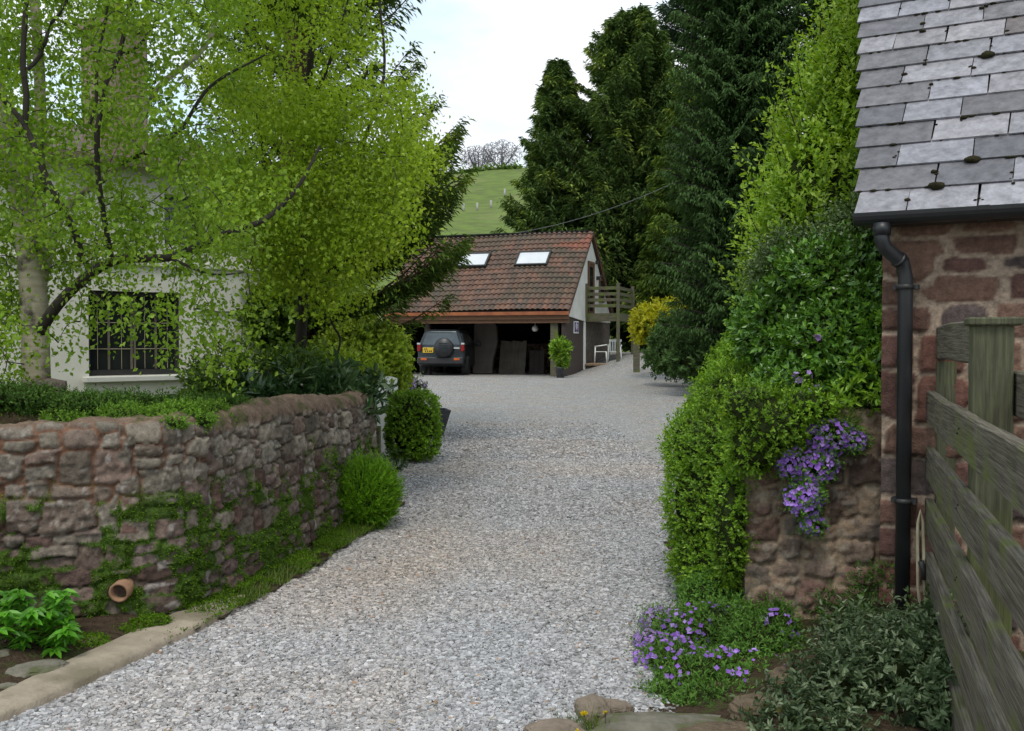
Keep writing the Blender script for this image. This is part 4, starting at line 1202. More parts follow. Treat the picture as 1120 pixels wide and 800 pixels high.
mb = MB(); mb.tube([(1.35, -.02, 1.86), (1.8, -.02, 1.87), (2.0, -.02, 1.84), (2.15, -.02, 1.6), (2.3, -.03, 1.2), (2.31, -.03, .8)], .012, 6); mb.build('wall_cable', M['cable'], ho)

# rough rubble mound round the birch foot
bl_c = drop(40, 560)
def rock(name, c, r, seed, mat, label=None, cat=None, parent=None, group=None, flat=1.0, sub=ICO3, amp=.5, rz=0.0):
    v = sub[0].copy(); v = np.sign(v) * np.abs(v) ** .75
    v = v * (1 + amp * (fbm(v[:, 0] * 1.6 + seed, v[:, 1] * 1.6, v[:, 2] * 1.6, 4, seed) - .5) + .25 * (fbm(v[:, 0] * 5 + seed, v[:, 1] * 5, v[:, 2] * 5, 3, seed) - .5))[:, None]
    v = v * np.array(r)
    cc, ss = math.cos(rz), math.sin(rz)
    v = np.stack([v[:, 0] * cc - v[:, 1] * ss, v[:, 0] * ss + v[:, 1] * cc, v[:, 2]], 1)
    o = link(name, np_mesh(name, v, sub[1], smooth=False), mat, parent, c)
    return tag(o, label, cat, group)
V_, F_, b_ = [], [], 0
rg = np.random.default_rng(3)
mroot = empty('rubble_mound', tuple(at(42, 432, 6.55)), 0, 'low heap of rough brown stones piled around the birch trunk foot', 'rubble')
Vr, Fr, n0 = [], [], 0
for i in range(70):
    xx = rg.normal() * .24; hmax = max(.02, .27 - abs(xx + .02) * .6)
    zz = hmax * rg.random(); yy = -.16 + .1 * zz / .27 + .1 * rg.random()
    v = np.sign(ICO2[0]) * np.abs(ICO2[0]) ** .7 * np.array([.05 + .06 * rg.random(), .05, .022 + .025 * rg.random()]) * (1 + .3 * (rg.random((len(ICO2[0]), 1)) - .5)) + np.array([xx, yy, zz - .1])
    Vr.append(v); Fr.append(ICO2[1] + n0); n0 += len(v)
c_ = np.repeat(np.array([RED[int(q)] for q in rg.integers(0, len(RED), 70)]), len(ICO2[0]), 0) * .8
link('stones', np_mesh('stones', np.concatenate(Vr), np.concatenate(Fr), colors=c_), M['stone'], mroot)
mb = MB(); mb.lathe([(.5, -.2), (.4, -.12), (.22, .0), (.08, .08), (0, .09)], (0, 0, 0), 24); mb.build('earth', M['soil'], mroot)

# ---------------------------------------------------------------- garage
GR = math.atan2(-.322, .947); GO = (1.99, 35.0, 0)
ga_ = empty('open_garage', GO, GR, 'open-fronted garage with red pantile roof, two skylights and white gable', 'garage')
W0 = -7.2; RY, RZ, EZ = 3.42, 5.60, 2.52; DEP = 2 * RY
def tile_slope(x0, x1, ya, za, yb, zb, name, seed):
    tw, tl = .2, .3
    L_ = math.hypot(yb - ya, zb - za); nu = int((x1 - x0) / tw * 7) + 1; nrow = int(L_ / tl) + 1
    U = np.linspace(x0, x1, nu); rows = []
    for r in range(nrow):
        for q in (0.0, .5, .985): rows.append(((r + q) * tl, q))
    S = np.array([a for a, q in rows]); Q = np.array([q for a, q in rows]); S = np.minimum(S, L_)
    UU, SS = np.meshgrid(U, S); QQ = np.repeat(Q[:, None], nu, 1)
    tu = UU / tw; prof = .06 * np.abs(np.sin(tu * PI)) ** .8
    h = prof + .045 * (1 - QQ)
    ty, tz_ = (yb - ya) / L_, (zb - za) / L_
    ny, nz_ = (-tz_, ty) if (yb > ya) else (tz_, -ty)
    sag = -.03 * np.sin((UU - x0) / (x1 - x0) * PI * 2) * 1
    V = np.stack([UU, ya + ty * SS + ny * h, za + tz_ * SS + nz_ * h + sag], -1).reshape(-1, 3)
    cid = (np.floor(tu).astype(int) * 1000 + np.floor(SS / tl * .9999).astype(int) * 7 + 31).ravel()
    hh = hash1(cid, seed); h2 = hash1(cid, seed + 3)
    pal = np.array([(.2, .095, .065), (.17, .085, .062), (.13, .075, .06), (.1, .07, .058), (.23, .11, .075), (.085, .072, .06), (.18, .1, .075), (.15, .09, .07)])
    C = pal[(hh * len(pal)).astype(int).clip(0, 7)] * (.7 + .5 * h2)[:, None]
    C = (C * .55 + np.array((.15, .098, .078)) * .45) * np.array([.94, 1.0, 1.0])
    dk = sstep(.5, .66, fbm(UU.ravel() * .8, SS.ravel() * 1.1, o=4, s=seed))
    C = C * (1 - .5 * dk[:, None]) + np.array((.085, .078, .055)) * .5 * dk[:, None]
    rd = sstep(.86, .9, vnoise(UU.ravel() * 1.2, SS.ravel() * 1.6, s=seed + 8))
    C = C * (1 - .5 * rd[:, None]) + np.array((.3, .1, .065)) * .5 * rd[:, None]
    return link(name, np_mesh(name, V, grid_faces(nu, len(S)), colors=C), M['tiles'], ga_)
rf = tile_slope(W0 - .1, .05, -.04, EZ, RY, RZ, 'roof', 5)
tile_slope(W0 - .1, .05, DEP + .04, EZ, RY, RZ, 'roof_back', 6)
mb = MB()
for i in range(24):
    xx = W0 - .1 + i * .3
    mb.tube([(xx, RY, RZ + .0), (xx + .3, RY, RZ + .0 + .012)], [.11, .1], 10)
mb.build('ridge_tile', M['tiles'], ga_)
rdm = ga_.children[-1].data
ca = rdm.color_attributes.new('Col', 'FLOAT_COLOR', 'POINT')
rr_ = np.ones((len(rdm.vertices), 4), np.float32); rr_[:, :3] = np.array((.33, .14, .085)) * (.7 + .5 * np.repeat(hash1(np.arange(len(rr_) // 20 + 1)), 20)[:len(rr_)])[:, None]
ca.data.foreach_set('color', rr_.ravel())
mb = MB()    # underside of the slopes
mb.prism([(0, EZ - .03), (RY, RZ - .05), (DEP, EZ - .03), (DEP, EZ - .12), (RY, RZ - .16), (0, EZ - .12)], W0, -.02, 'x')
mb.build('roof_frame', M['dark_wood'], ga_)
mb = MB(); mb.box(W0, .03, -.08, -.02, EZ - .14, EZ - .015, .005); mb.build('fascia', M['orange_wood'], ga_)
mb = MB(); mb.box(W0, -.02, .0, .14, EZ - .29, EZ - .142); mb.box(W0, -.02, .06, .16, EZ - .42, EZ - .292); mb.build('beam', M['brown_wood'], ga_)
mb = MB()
for (y0, z0, y1, z1) in ((-.06, EZ - .09, RY, RZ - .02), (DEP + .06, EZ - .09, RY, RZ - .02)):
    mb.add([(-.02, y0, z0 - .07), (-.02, y1, z1 - .07), (-.02, y1, z1 + .03), (-.02, y0, z0 + .05), (.03, y0, z0 - .07), (.03, y1, z1 - .07), (.03, y1, z1 + .03), (.03, y0, z0 + .05)],
           [(0, 1, 2, 3), (4, 7, 6, 5), (0, 4, 5, 1), (1, 5, 6, 2), (2, 6, 7, 3), (3, 7, 4, 0)])
mb.build('bargeboard', M['brown_wood'], ga_)
SY = 2.55
mb = MB(); mb.prism([(.12, EZ - .16), (.02, EZ - .03), (RY, RZ - .18), (DEP - .1, EZ - .05), (DEP - .1, 2.2), (SY, 2.2)], -.2, -.08, 'x'); mb.build('gable_wall', M['white_render'], ga_)
mb = MB(); mb.box(-.3, -.14, .14, SY, 0, 2.42); mb.build('side_wall', M['dark_wood'], ga_)
mb = MB(); mb.box(-.2, -.078, SY, SY + .14, .0, 2.34, .005); mb.build('corner_board', M['white_paint'], ga_)
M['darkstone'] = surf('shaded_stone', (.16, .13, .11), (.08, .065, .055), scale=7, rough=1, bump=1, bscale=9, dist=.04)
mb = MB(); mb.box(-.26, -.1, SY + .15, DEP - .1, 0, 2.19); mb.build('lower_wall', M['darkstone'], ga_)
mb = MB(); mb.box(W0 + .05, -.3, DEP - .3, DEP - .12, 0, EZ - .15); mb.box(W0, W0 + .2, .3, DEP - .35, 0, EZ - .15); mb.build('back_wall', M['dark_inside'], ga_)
mb = MB(); mb.prism([(.5, EZ - .1), (RY, RZ - .2), (DEP - .5, EZ - .1)], W0 + .02, W0 + .2, 'x'); mb.build('far_gable', M['white_render'], ga_)
M['rubbleback'] = surf('rubble', (.2, .15, .125), (.1, .075, .06), scale=9, rough=1, bump=1, bscale=7, dist=.05)
me = wall_sheet('inner_wall', (-6.95, 3.9), (-.35, 3.9), 0, 1.35, 88, (.1, .2, .15, .4, .03, .05), [(.13, .095, .08), (.17, .12, .1), (.1, .08, .07), (.2, .16, .14)], (.09, .07, .055), depth=.05, ends=False, du=.04)
link('inner_wall', me, M['stone'], ga_)
boxo('pier', M['grey_wood'], ga_, -.72, -.44, .16, .42, 0, EZ - .3, bev=.01)
for xx in (-5.6,):
    boxo('pier', M['dark_wood'], ga_, xx, xx + .2, .2, .4, 0, EZ - .3, bev=.01)
# skylights: frame and pale glossy pane
sl = math.hypot(RY, RZ - EZ); sty, stz = RY / sl, (RZ - EZ) / sl
for (pxa, pxb, s0, s1) in ((-4.98, -3.75, 2.48, 3.33), (-2.62, -1.32, 2.48, 3.33)):
    mb = MB()
    MM = Matrix(((1, 0, 0, 0), (0, sty, -stz, 0), (0, stz, sty, EZ), (0, 0, 0, 1)))
    fr = .07
    mb.box(pxa, pxb, s0, s0 + fr, .03, .195, .004, MM); mb.box(pxa, pxb, s1 - fr, s1, .03, .195, .004, MM)
    mb.box(pxa, pxa + fr, s0 + fr + .002, s1 - fr - .002, .03, .193, .004, MM); mb.box(pxb - fr, pxb, s0 + fr + .002, s1 - fr - .002, .03, .193, .004, MM)
    sk_ = mb.build('skylight', M['black_iron'], ga_)
    mb = MB(); mb.box(pxa + fr, pxb - fr, s0 + fr, s1 - fr, .12, .165, 0, MM); mb.build('pane', M['pale_pane'], sk_)
# gable door, small window, lamps
mb = MB(); mb.box(-.08, -.02, 2.95, 3.05, 2.3, 4.5, .004); mb.box(-.08, -.02, 3.75, 3.85, 2.3, 4.5, .004); mb.box(-.08, -.02, 3.05, 3.75, 4.4, 4.5, .004); mb.box(-.08, -.045, 3.052, 3.748, 2.3, 4.398)
gd = mb.build('door', M['brown_wood'], ga_)
boxo('pane', M['windowglass'], gd, -.044, -.04, 3.15, 3.65, 2.6, 4.3)
mb = MB(); mb.box(-.08, -.03, 4.7, 5.5, 3.0, 3.95); gw = mb.build('window', M['brown_wood'], ga_)
boxo('pane', M['windowglass'], gw, -.029, -.026, 4.8, 5.4, 3.1, 3.85)
for yy, zz in ((4.15, 4.45), (4.3, 3.85)):
    mb = MB(); mb.box(-.08, .06, yy, yy + .08, zz, zz + .14, .01); mb.tube([(.05, yy + .04, zz + .1), (.12, yy + .04, zz + .16), (.16, yy + .04, zz + .05)], .025, 8)
    mb.build('wall_light', M['black_iron'], ga_)
# wall plaque: pale border, purple field, pale emblem like a rose with petals
pq = empty('wall_plaque', (0, 0, 0), 0)
pq.parent = ga_; pq.location = (-.135, 1.45, 1.98)
boxo('border', M['white_paint'], pq, .0, .03, -.32, .32, -.24, .2, bev=.0)
boxo('field', M['purple'], pq, .0305, .036, -.27, .27, -.2, .165)
mb = MB()
M['lilacpaint'] = surf('lilac_paint', (.5, .45, .6), rough=.5, bump=0)
for k in range(5):
    a = k * 2 * PI / 5 + PI / 2
    mb.lathe([(.075, 0), (.075, .004), (0, .0045)], (0, 0, 0), 14, Matrix.Translation((.0365, .1 * math.cos(a), .01 + .075 * math.sin(a))) @ Matrix.Rotation(PI / 2, 4, 'Y'))
mb.box(.0365, .04, -.1, .1, -.175, -.15)
mb.build('emblem', M['lilacpaint'], pq)
# balcony
bal = empty('timber_balcony', (0, 0, 0)); bal.parent = ga_
bx0, bx1, by0, by1, bz = -.07, 1.15, 2.75, 5.2, 2.5
boxo('deck', M['grey_wood'], bal, bx0, bx1, by0, by1, bz - .1, bz)
boxo('joist', M['grey_wood'], bal, bx0, bx1, by0 - .05, by0 - .002, bz - .3, bz - .01)
boxo('joist', M['grey_wood'], bal, bx1 - .04, bx1 + .01, by0, by1, bz - .3, bz - .102)
for zz in (2.72, 2.94, 3.16, 3.38):
    mb = MB(); mb.box(bx0, bx1, by0 - .04, by0 - .01, zz, zz + .12, .004); mb.box(bx1 + .012, bx1 + .04, by0 + .002, by1, zz, zz + .12, .004); mb.build('rail', M['grey_wood'], bal)
for (xx, yy) in ((bx1 + .02, by0 - .13), (bx0 + .0, by0 - .13), (bx1 + .03, by1)):
    boxo('post', M['grey_wood'], bal, xx - .06, xx + .06, yy - .0, yy + .085, .2 if xx > .5 else 2.2, 3.62, bev=.006)
M['patio'] = surf('patio_stone', (.3, .22, .15), (.22, .15, .1), scale=6, rough=1, bump=.5, bscale=20)
o = boxo('patio', M['patio'], None, 0, 1.6, 0, 2.6, 0, .1, bev=.02)
o.location = Matrix.Translation(GO) @ Matrix.Rotation(GR, 4, 'Z') @ Vector((-.05, 2.5, float(ground(3.2, 37.8)) - .02)); o.rotation_euler = (0, 0, GR); o['kind'] = 'structure'
def gw_(x, y, z=0):
    return Matrix.Translation(GO) @ Matrix.Rotation(GR, 4, 'Z') @ Vector((x, y, z))
PATZ = float(ground(3.2, 37.8)) + .08
def garden_chair(loc, rz, label):
    r_ = empty('garden_chair', loc, rz, label, 'chair', 'white plastic chairs under the balcony')
    mb = MB(); mb.box(-.24, .24, -.22, .22, .42, .445, .01); mb.build('seat', M['white_paint'], r_)
    mb = MB()
    for i in range(5): mb.box(-.2 + i * .09, -.15 + i * .09, .21, .235, .45, .88, .006, Matrix.Translation((0, .02, 0)) @ Matrix.Rotation(-.12, 4, 'X'))
    mb.box(-.22, .26, .2, .235, .84, .93, .01, Matrix.Translation((0, .02, 0)) @ Matrix.Rotation(-.12, 4, 'X')); mb.build('backrest', M['white_paint'], r_)
    for sx in (-1, 1):
        mb = MB(); mb.tube([(sx * .24, -.22, .63), (sx * .26, 0, .66), (sx * .24, .24, .7)], .02, 8); mb.build('armrest', M['white_paint'], r_)
        for yy, tz2 in ((-.2, .63), (.2, .44)):
            mb = MB(); mb.tube([(sx * .23, yy, tz2), (sx * .26, yy * 1.15, 0)], .02, 8); mb.build('leg', M['white_paint'], r_)
    return r_
garden_chair(gw_(.42, 3.0, PATZ), GR - 1.3, 'white plastic garden chair with arms, seat facing away from the garage wall')
garden_chair(gw_(.85, 3.5, PATZ), GR + .2, 'white plastic garden chair stood behind the other under the balcony')

# things kept in the garage
GZ = float(ground(0, 37))
mb = MB(); V = []
hh_ = [(0, .02), (.02, 1.9), (.12, 1.98), (.8, 1.98), (.92, 1.82), (.97, 1.2), (.8, .5), (.78, .02)]
mb.prism(hh_, 0, .16, 'y'); mt = mb.build('mattress', M['curtain'])
mt.location = gw_(-4.45, 2.2, GZ); mt.rotation_euler = (-.06, 0, GR); tag(mt, 'tall grey-brown mattress stood on end beside the parked car', 'mattress')
mt.data.materials[0] = surf('old_mattress', (.2, .17, .155), (.16, .135, .12), scale=3, rough=1, bump=.4, bscale=8)
mb = MB()
for i in range(7): mb.box(i * .15, i * .15 + .147, 0, .025, 0, 1.3 - .02 * (i % 3))
pn = mb.build('boards', M['pale_board']); pn.location = gw_(-3.42, 2.3, GZ); pn.rotation_euler = (-.2, 0, GR); tag(pn, 'grey boarded panel leaning inside the garage, right of the mattress', 'panel')
mb = MB()
for i in range(3): mb.box(i * .2, i * .2 + .19, 0, .02, 0, .9)
pn = mb.build('shelf_unit', M['dark_wood']); pn.location = gw_(-2.3, 2.6, GZ); pn.rotation_euler = (-.1, 0, GR); tag(pn, 'dark low boards standing left of the garage pier', 'panel')
rg = np.random.default_rng(8)
mb = MB()
for i in range(90):
    c_ = (rg.random() * .9 - 1.95, 3.0 + .3 * rg.random(), GZ + .05 + .95 * rg.random())
    r0 = .04 + .05 * rg.random(); mb.tube([(c_[0], c_[1], c_[2]), (c_[0] + .03, c_[1] + .35, c_[2])], r0, 7)
lg = mb.build('log_pile', surf('cut_logs', (.24, .16, .11), (.13, .09, .06), scale=8, rough=1, bump=.5)); lg.location = GO; lg.rotation_euler = (0, 0, GR)
tag(lg, 'stack of split logs against the inner wall of the garage', 'log pile')
mb = MB(); mb.tube([(0, 0, .35), (0, 0, .12)], .008, 6); mb.lathe([(.03, .12), (.1, .06), (.12, -.04), (.07, -.1), (0, -.12)], (0, 0, 0), 14)
lp = mb.build('hanging_lamp', M['white_paint']); lp.location = gw_(-1.55, 1.0, 1.92); tag(lp, 'small pale globe lamp hanging inside the garage', 'lamp')

# dark off-road car seen from behind
CY = 36.25; cp = Vector(((482 - 560) / F * CY, CY, float(ground(-2.6, CY))))
car = empty('parked_car', cp, -math.atan(.13), 'dark grey off-road estate with rear spare wheel, parked nose-in in the garage', 'car')
def car_body():
    prof = [(0, .42), (0, .62), (.02, .98), (.05, 1.03), (.2, 1.62), (.32, 1.68), (1.9, 1.70), (2.25, 1.62), (2.85, 1.12), (3.7, 1.02), (4.2, .92), (4.32, .7), (4.32, .4), (3.9, .32), (.3, .32)]
    hw = {}
    V, Fc = [], []
    cols = 9
    xs = np.linspace(-1, 1, cols)
    for (y, z) in prof:
        half = .86 if z < 1.05 else .86 - (z - 1.05) * .33
        for k, s in enumerate(xs):
            xx = math.copysign(abs(s) ** .8, s) * half
            edge_ = abs(s) ** 6
            yy = y + (.06 * edge_ if y < 1 else (-.1 * edge_ if y > 3.5 else 0)); zz = z - (.05 * edge_ if z > 1.5 else (.02 * edge_ if z > .9 else 0))
            V.append((xx, yy, zz))
    n = len(prof)
    for i in range(n):
        j = (i + 1) % n
        for k in range(cols - 1): Fc.append((i * cols + k, i * cols + k + 1, j * cols + k + 1, j * cols + k))
    Fc.append(tuple(i * cols for i in range(n))); Fc.append(tuple(i * cols + cols - 1 for i in reversed(range(n))))
    return V, Fc
mb = MB(); mb.add(*car_body()); body = mb.build('body', M['carpaint'], car)
bv = body.modifiers.new('bevel', 'BEVEL'); bv.width = .03; bv.segments = 2; bv.limit_method = 'ANGLE'; bv.angle_limit = .6
def halfw(z): return .86 - max(0, z - 1.05) * .33
# rear window and side windows, set just proud of the sloping sheets
def yrear(z): return .05 + (z - 1.03) * (.15 / .59)
mb = MB(); za, zb = 1.12, 1.55
mb.add([(-halfw(za) + .14, yrear(za) - .012, za), (halfw(za) - .14, yrear(za) - .012, za), (halfw(zb) - .14, yrear(zb) - .012, zb), (-halfw(zb) + .14, yrear(zb) - .012, zb),
        (-halfw(za) + .14, yrear(za) + .02, za), (halfw(za) - .14, yrear(za) + .02, za), (halfw(zb) - .14, yrear(zb) + .02, zb), (-halfw(zb) + .14, yrear(zb) + .02, zb)],
       [(0, 1, 2, 3), (4, 7, 6, 5), (0, 4, 5, 1), (1, 5, 6, 2), (2, 6, 7, 3), (3, 7, 4, 0)])
mb.build('rear_window', M['carglass'], car)
for s in (-1, 1):
    for (ya, yb, yc, yd) in ((.3, 1.15, 1.15, .38), (1.25, 2.0, 2.0, 1.25), (2.08, 2.7, 2.22, 2.08)):
        mb = MB(); P4 = [(ya, 1.12), (yb, 1.12), (yc, 1.55), (yd, 1.55)]
        V = [(s * (halfw(z) + .004), y, z) for y, z in P4] + [(s * (halfw(z) - .03), y, z) for y, z in P4]
        mb.add(V, [(0, 1, 2, 3), (4, 7, 6, 5), (0, 4, 5, 1), (1, 5, 6, 2), (2, 6, 7, 3), (3, 7, 4, 0)]); mb.build('side_window', M['carglass'], car)
    mb = MB(); mb.box(s * .74, s * .87, -.03, .14, .88, 1.12, .02); mb.build('tail_light', M['redlens'], car)
    mb = MB(); mb.box(s * .76, s * .875, -.034, .1, 1.125, 1.19, .01); mb.build('reversing_light', M['clearlens'], car)
    mb = MB(); mb.box(s * .5, s * .72, -.115, -.05, .56, .64, .01); mb.build('bumper_reflector', M['orangelens'], car)
    mb = MB(); mb.tube([(s * .84, 2.3, 1.12), (s * 1.0, 2.28, 1.14)], .02, 6); mb.box(s * .93, s * 1.12, 2.2, 2.3, 1.08, 1.24, .02); mb.build('wing_mirror', M['black_plastic'], car)
    mb = MB(); mb.tube([(s * .6, .4, 1.72), (s * .6, .6, 1.77), (s * .6, 1.8, 1.77), (s * .6, 2.0, 1.71)], .018, 6); mb.build('roof_rail', M['black_plastic'], car)
mb = MB(); mb.box(-.86, .86, -.1, .05, .42, .68, .04); mb.build('rear_bumper', M['black_plastic'], car)
mb = MB(); mb.lathe([(.0, 0), (.3, 0), (.35, .03), (.36, .12), (.33, .2), (0, .2)], (0, 0, 0), 26, Matrix.Translation((.13, .0, 1.02)) @ Matrix.Rotation(PI / 2, 4, 'X'))
sw = mb.build('spare_wheel', M['black_plastic'], car)
mb = MB()
for k in range(5): mb.box(.13 - .2 + .02 * abs(k - 2), .13 + .2 - .02 * abs(k - 2), -.212, -.203, .86 + k * .075, .89 + k * .075, .003)
mb.build('cover_ribs', M['carpaint'], sw)
mb = MB(); mb.box(-.66, -.27, -.03, .02, .83, 1.02, .006); pl_ = mb.build('number_plate', M['yellowplate'], car)
mb = MB()     # two rows of dark illegible characters, as blurred in the photograph
for q, xx in enumerate((-.6, -.53)): mb.box(xx, xx + .04, -.034, -.0302, .935, .99)
for q, xx in enumerate((-.58, -.5, -.42, -.36)): mb.box(xx, xx + .045, -.034, -.0302, .86, .915)
mb.build('plate_characters', M['black_iron'], pl_)
for (xx, yy) in ((-.78, .82), (.78, .82), (-.78, 3.45), (.78, 3.45)):
    s = 1 if xx > 0 else -1
    MM = Matrix.Translation((xx, yy, .35)) @ Matrix.Rotation(s * PI / 2, 4, 'Y')
    mb = MB(); mb.lathe([(.2, -.12), (.33, -.12), (.35, -.08), (.35, .07), (.33, .115), (.22, .12)], (0, 0, 0), 26, MM); wh = mb.build('wheel', M['tyre'], car)
    mb = MB(); mb.lathe([(.22, .1), (.2, .11), (.17, .06), (.06, .05), (.05, .09), (0, .095)], (0, 0, 0), 26, MM)
    for k in range(5):
        a = k * 2 * PI / 5; mb.box(.04, .2, -.025, .025, .07, .115, .005, MM @ Matrix.Rotation(a, 4, 'Z'))
    mb.build('rim', M['alloy'], wh)

# ---------------------------------------------------------------- birches on the left
def pxline(pts): return np.array([tuple(at(*p)) for p in pts])
def in_poly(x, y, poly):
    ins = np.zeros(len(x), bool); n = len(poly)
    for i in range(n):
        x1, y1 = poly[i]; x2, y2 = poly[(i + 1) % n]
        c = ((y1 > y) != (y2 > y)) & (x < (x2 - x1) * (y - y1) / ((y2 - y1) + 1e-9) + x1)
        ins ^= c
    return ins
def crown_targets(n, outline, d0, d1, rng, gaps=(), thin=()):
    """points spread through a crown volume of the given side-on outline and depth"""
    o = []
    while len(o) < n:
        m = 400
        xs = rng.random(m) * 760 - 200; ys = rng.random(m) * 700 - 230; D = d0 + (d1 - d0) * rng.random(m)
        k = in_poly(xs, ys, outline)
        k &= ~((fbm(xs / 42, ys / 42, D * .6, 3, 13) < .43))
        for (gx, gy, rx, ry) in gaps: k &= ((xs - gx) / rx) ** 2 + ((ys - gy) / ry) ** 2 > 1
        for (gx, gy, rx, ry, pr) in thin: k &= ~((((xs - gx) / rx) ** 2 + ((ys - gy) / ry) ** 2 < 1) & (rng.random(m) < pr))
        for x, y, d in zip(xs[k], ys[k], D[k]): o.append(tuple(at(x, y, d)))
    return np.array(o[:n])
def broadleaf(name, label, limbs, barks, targets, mat, seed, per, leafL, leafW, twigbark, droop=.25, spread=.12, group=None, base=None):
    rng = np.random.default_rng(seed)
    base = tuple(limbs[0][0][0]) if base is None else base
    root = empty(name, base, 0, label, 'tree', group)
    for i, (l, r0, r1) in enumerate(limbs):
        pl = resample(l, .06); rr = np.linspace(r0, r1, len(pl))
        tubes_mesh('trunk' if i == 0 else 'limb', [pl], [rr * (1 + .08 * (fbm(np.arange(len(pl)) * .3, np.zeros(len(pl)), o=2, s=i) - .5) * 2)], barks[i], root, 12, origin=base)
    lines, rads = grow(limbs, targets, rng, .0028, .011)
    tubes_mesh('twigs', lines, rads, twigbark, root, 4, origin=base)
    ends = np.array([l[-1] for l in lines]); prev = np.array([l[3] for l in lines])
    m = len(ends); per_ = per
    idx = np.repeat(np.arange(m), per_)
    t = rng.random(m * per_)
    along = prev[idx] + (ends[idx] - prev[idx]) * t[:, None] ** .6
    off = rng.normal(size=(m * per_, 3)) * spread
    off[:, 2] = off[:, 2] * .9 - np.abs(rng.normal(size=m * per_)) * spread * .7
    P = along + off
    # leaves sit in little strings along fine drooping twiglets
    D = nrm(rdir(len(P), rng) * .9 + np.array([0, 0, -droop - .3]))
    N = nrm(rdir(len(P), rng) + np.array([0, -.2, .6]))
    s = .65 + .7 * rng.random(len(P))
    tint = .5 * rng.random(m)[idx] + .5 * rng.random(len(P))
    foliage('leaves', P, D, N, leafL * s, leafW * s, mat, root, 'diamond', tint, .1, base, rng=rng)
    return root, ends

rg = np.random.default_rng(42)
T1 = [
    (pxline([(41, 470, 6.6), (40, 430, 6.6), (39, 385, 6.6), (38, 340, 6.62), (34, 290, 6.65), (28, 240, 6.7), (18, 180, 6.7), (6, 128, 6.7), (-22, 60, 6.7), (-40, -60, 6.8), (-50, -240, 6.9)]), .098, .03),
    (pxline([(36, 320, 6.62), (40, 260, 6.8), (44, 190, 6.95), (44, 110, 7.0), (40, 30, 7.0), (30, -80, 7.1), (30, -220, 7.1)]), .055, .018),
    (pxline([(38, 372, 6.6), (62, 335, 6.5), (95, 303, 6.4), (130, 284, 6.35), (185, 282, 6.35), (218, 268, 6.4), (255, 252, 6.5), (290, 240, 6.6), (325, 206, 6.7), (350, 160, 6.8)]), .043, .008),
    (pxline([(-40, 60, 6.0), (0, 105, 6.0), (27, 137, 6.0), (45, 180, 6.0), (58, 212, 6.0), (80, 250, 6.1), (90, 285, 6.2)]), .012, .023),
    (pxline([(27, 137, 6.0), (29, 105, 6.0), (25, 70, 6.0), (27, 30, 6.0), (30, -20, 6.05), (36, -120, 6.1)]), .02, .008),
    (pxline([(30, 76, 6.0), (45, 60, 6.0), (56, 25, 6.0), (72, 5, 6.05), (80, -60, 6.1)]), .014, .006),
    (pxline([(106, 143, 6.1), (112, 112, 6.1), (114, 95, 6.1), (128, 66, 6.1), (135, 40, 6.1), (142, 0, 6.15), (150, -80, 6.2)]), .017, .008),
    (pxline([(98, 136, 6.1), (105, 112, 6.1), (106, 75, 6.1), (112, 40, 6.15), (118, 0, 6.2), (116, -60, 6.2)]), .011, .005),
    (pxline([(122, 284, 6.36), (108, 200, 6.2), (106, 143, 6.1)]), .017, .017),
    (pxline([(130, 60, 6.1), (150, 52, 6.2), (172, 20, 6.3), (178, -20, 6.4)]), .011, .005),
    (pxline([(185, 282, 6.35), (230, 300, 6.3), (270, 298, 6.3)]), .012, .004),
    (pxline([(40, 330, 6.62), (70, 230, 7.2), (130, 180, 7.5), (170, 100, 7.6), (230, 40, 7.7), (250, -80, 7.8)]), .04, .012),
    (pxline([(130, 180, 7.5), (190, 150, 7.4), (230, 95, 7.5), (290, 60, 7.6)]), .02, .007),
]
dk, bi = M['bark_dark'], M['bark_birch']
out1 = [(-200, -230), (330, -230), (300, -60), (270, 30), (262, 110), (300, 190), (290, 250), (262, 272), (235, 300), (200, 300), (190, 322), (160, 345), (130, 335), (98, 325), (84, 345), (72, 330), (62, 336), (40, 330), (10, 365), (-60, 400), (-200, 400)]
tg = crown_targets(700, out1, 5.7, 7.9, rg, gaps=[(258, 26, 20, 18), (236, 62, 14, 22), (212, 108, 9, 22), (275, 48, 16, 16), (272, 158, 14, 8), (20, 330, 0.1, 0.1), (250, 355, 60, 12), (148, 378, 58, 46)],
                   thin=[(220, 60, 60, 50, .5), (30, 390, 60, 25, .5), (150, 385, 70, 20, .75), (55, 240, 50, 60, .3), (150, 250, 30, 25, .4)])
tg2 = np.array([tuple(at(x, y, 5.9 + .6 * rg.random())) for x, y in [(6, 395), (2, 415), (64, 375), (220, 350), (236, 372), (250, 345), (262, 385), (240, 392), (275, 340), (212, 338), (228, 332), (196, 380), (88, 352), (168, 345), (135, 348)]])
birch1, ends1 = broadleaf('birch_tree', 'large pale-barked birch at the far left with a long low limb over the house window', T1, [bi, bi, dk, dk, dk, dk, dk, dk, dk, dk, dk, bi, dk], np.vstack([tg, tg2]), L['birch'], 3, 112, .034, .024, dk, spread=.09)

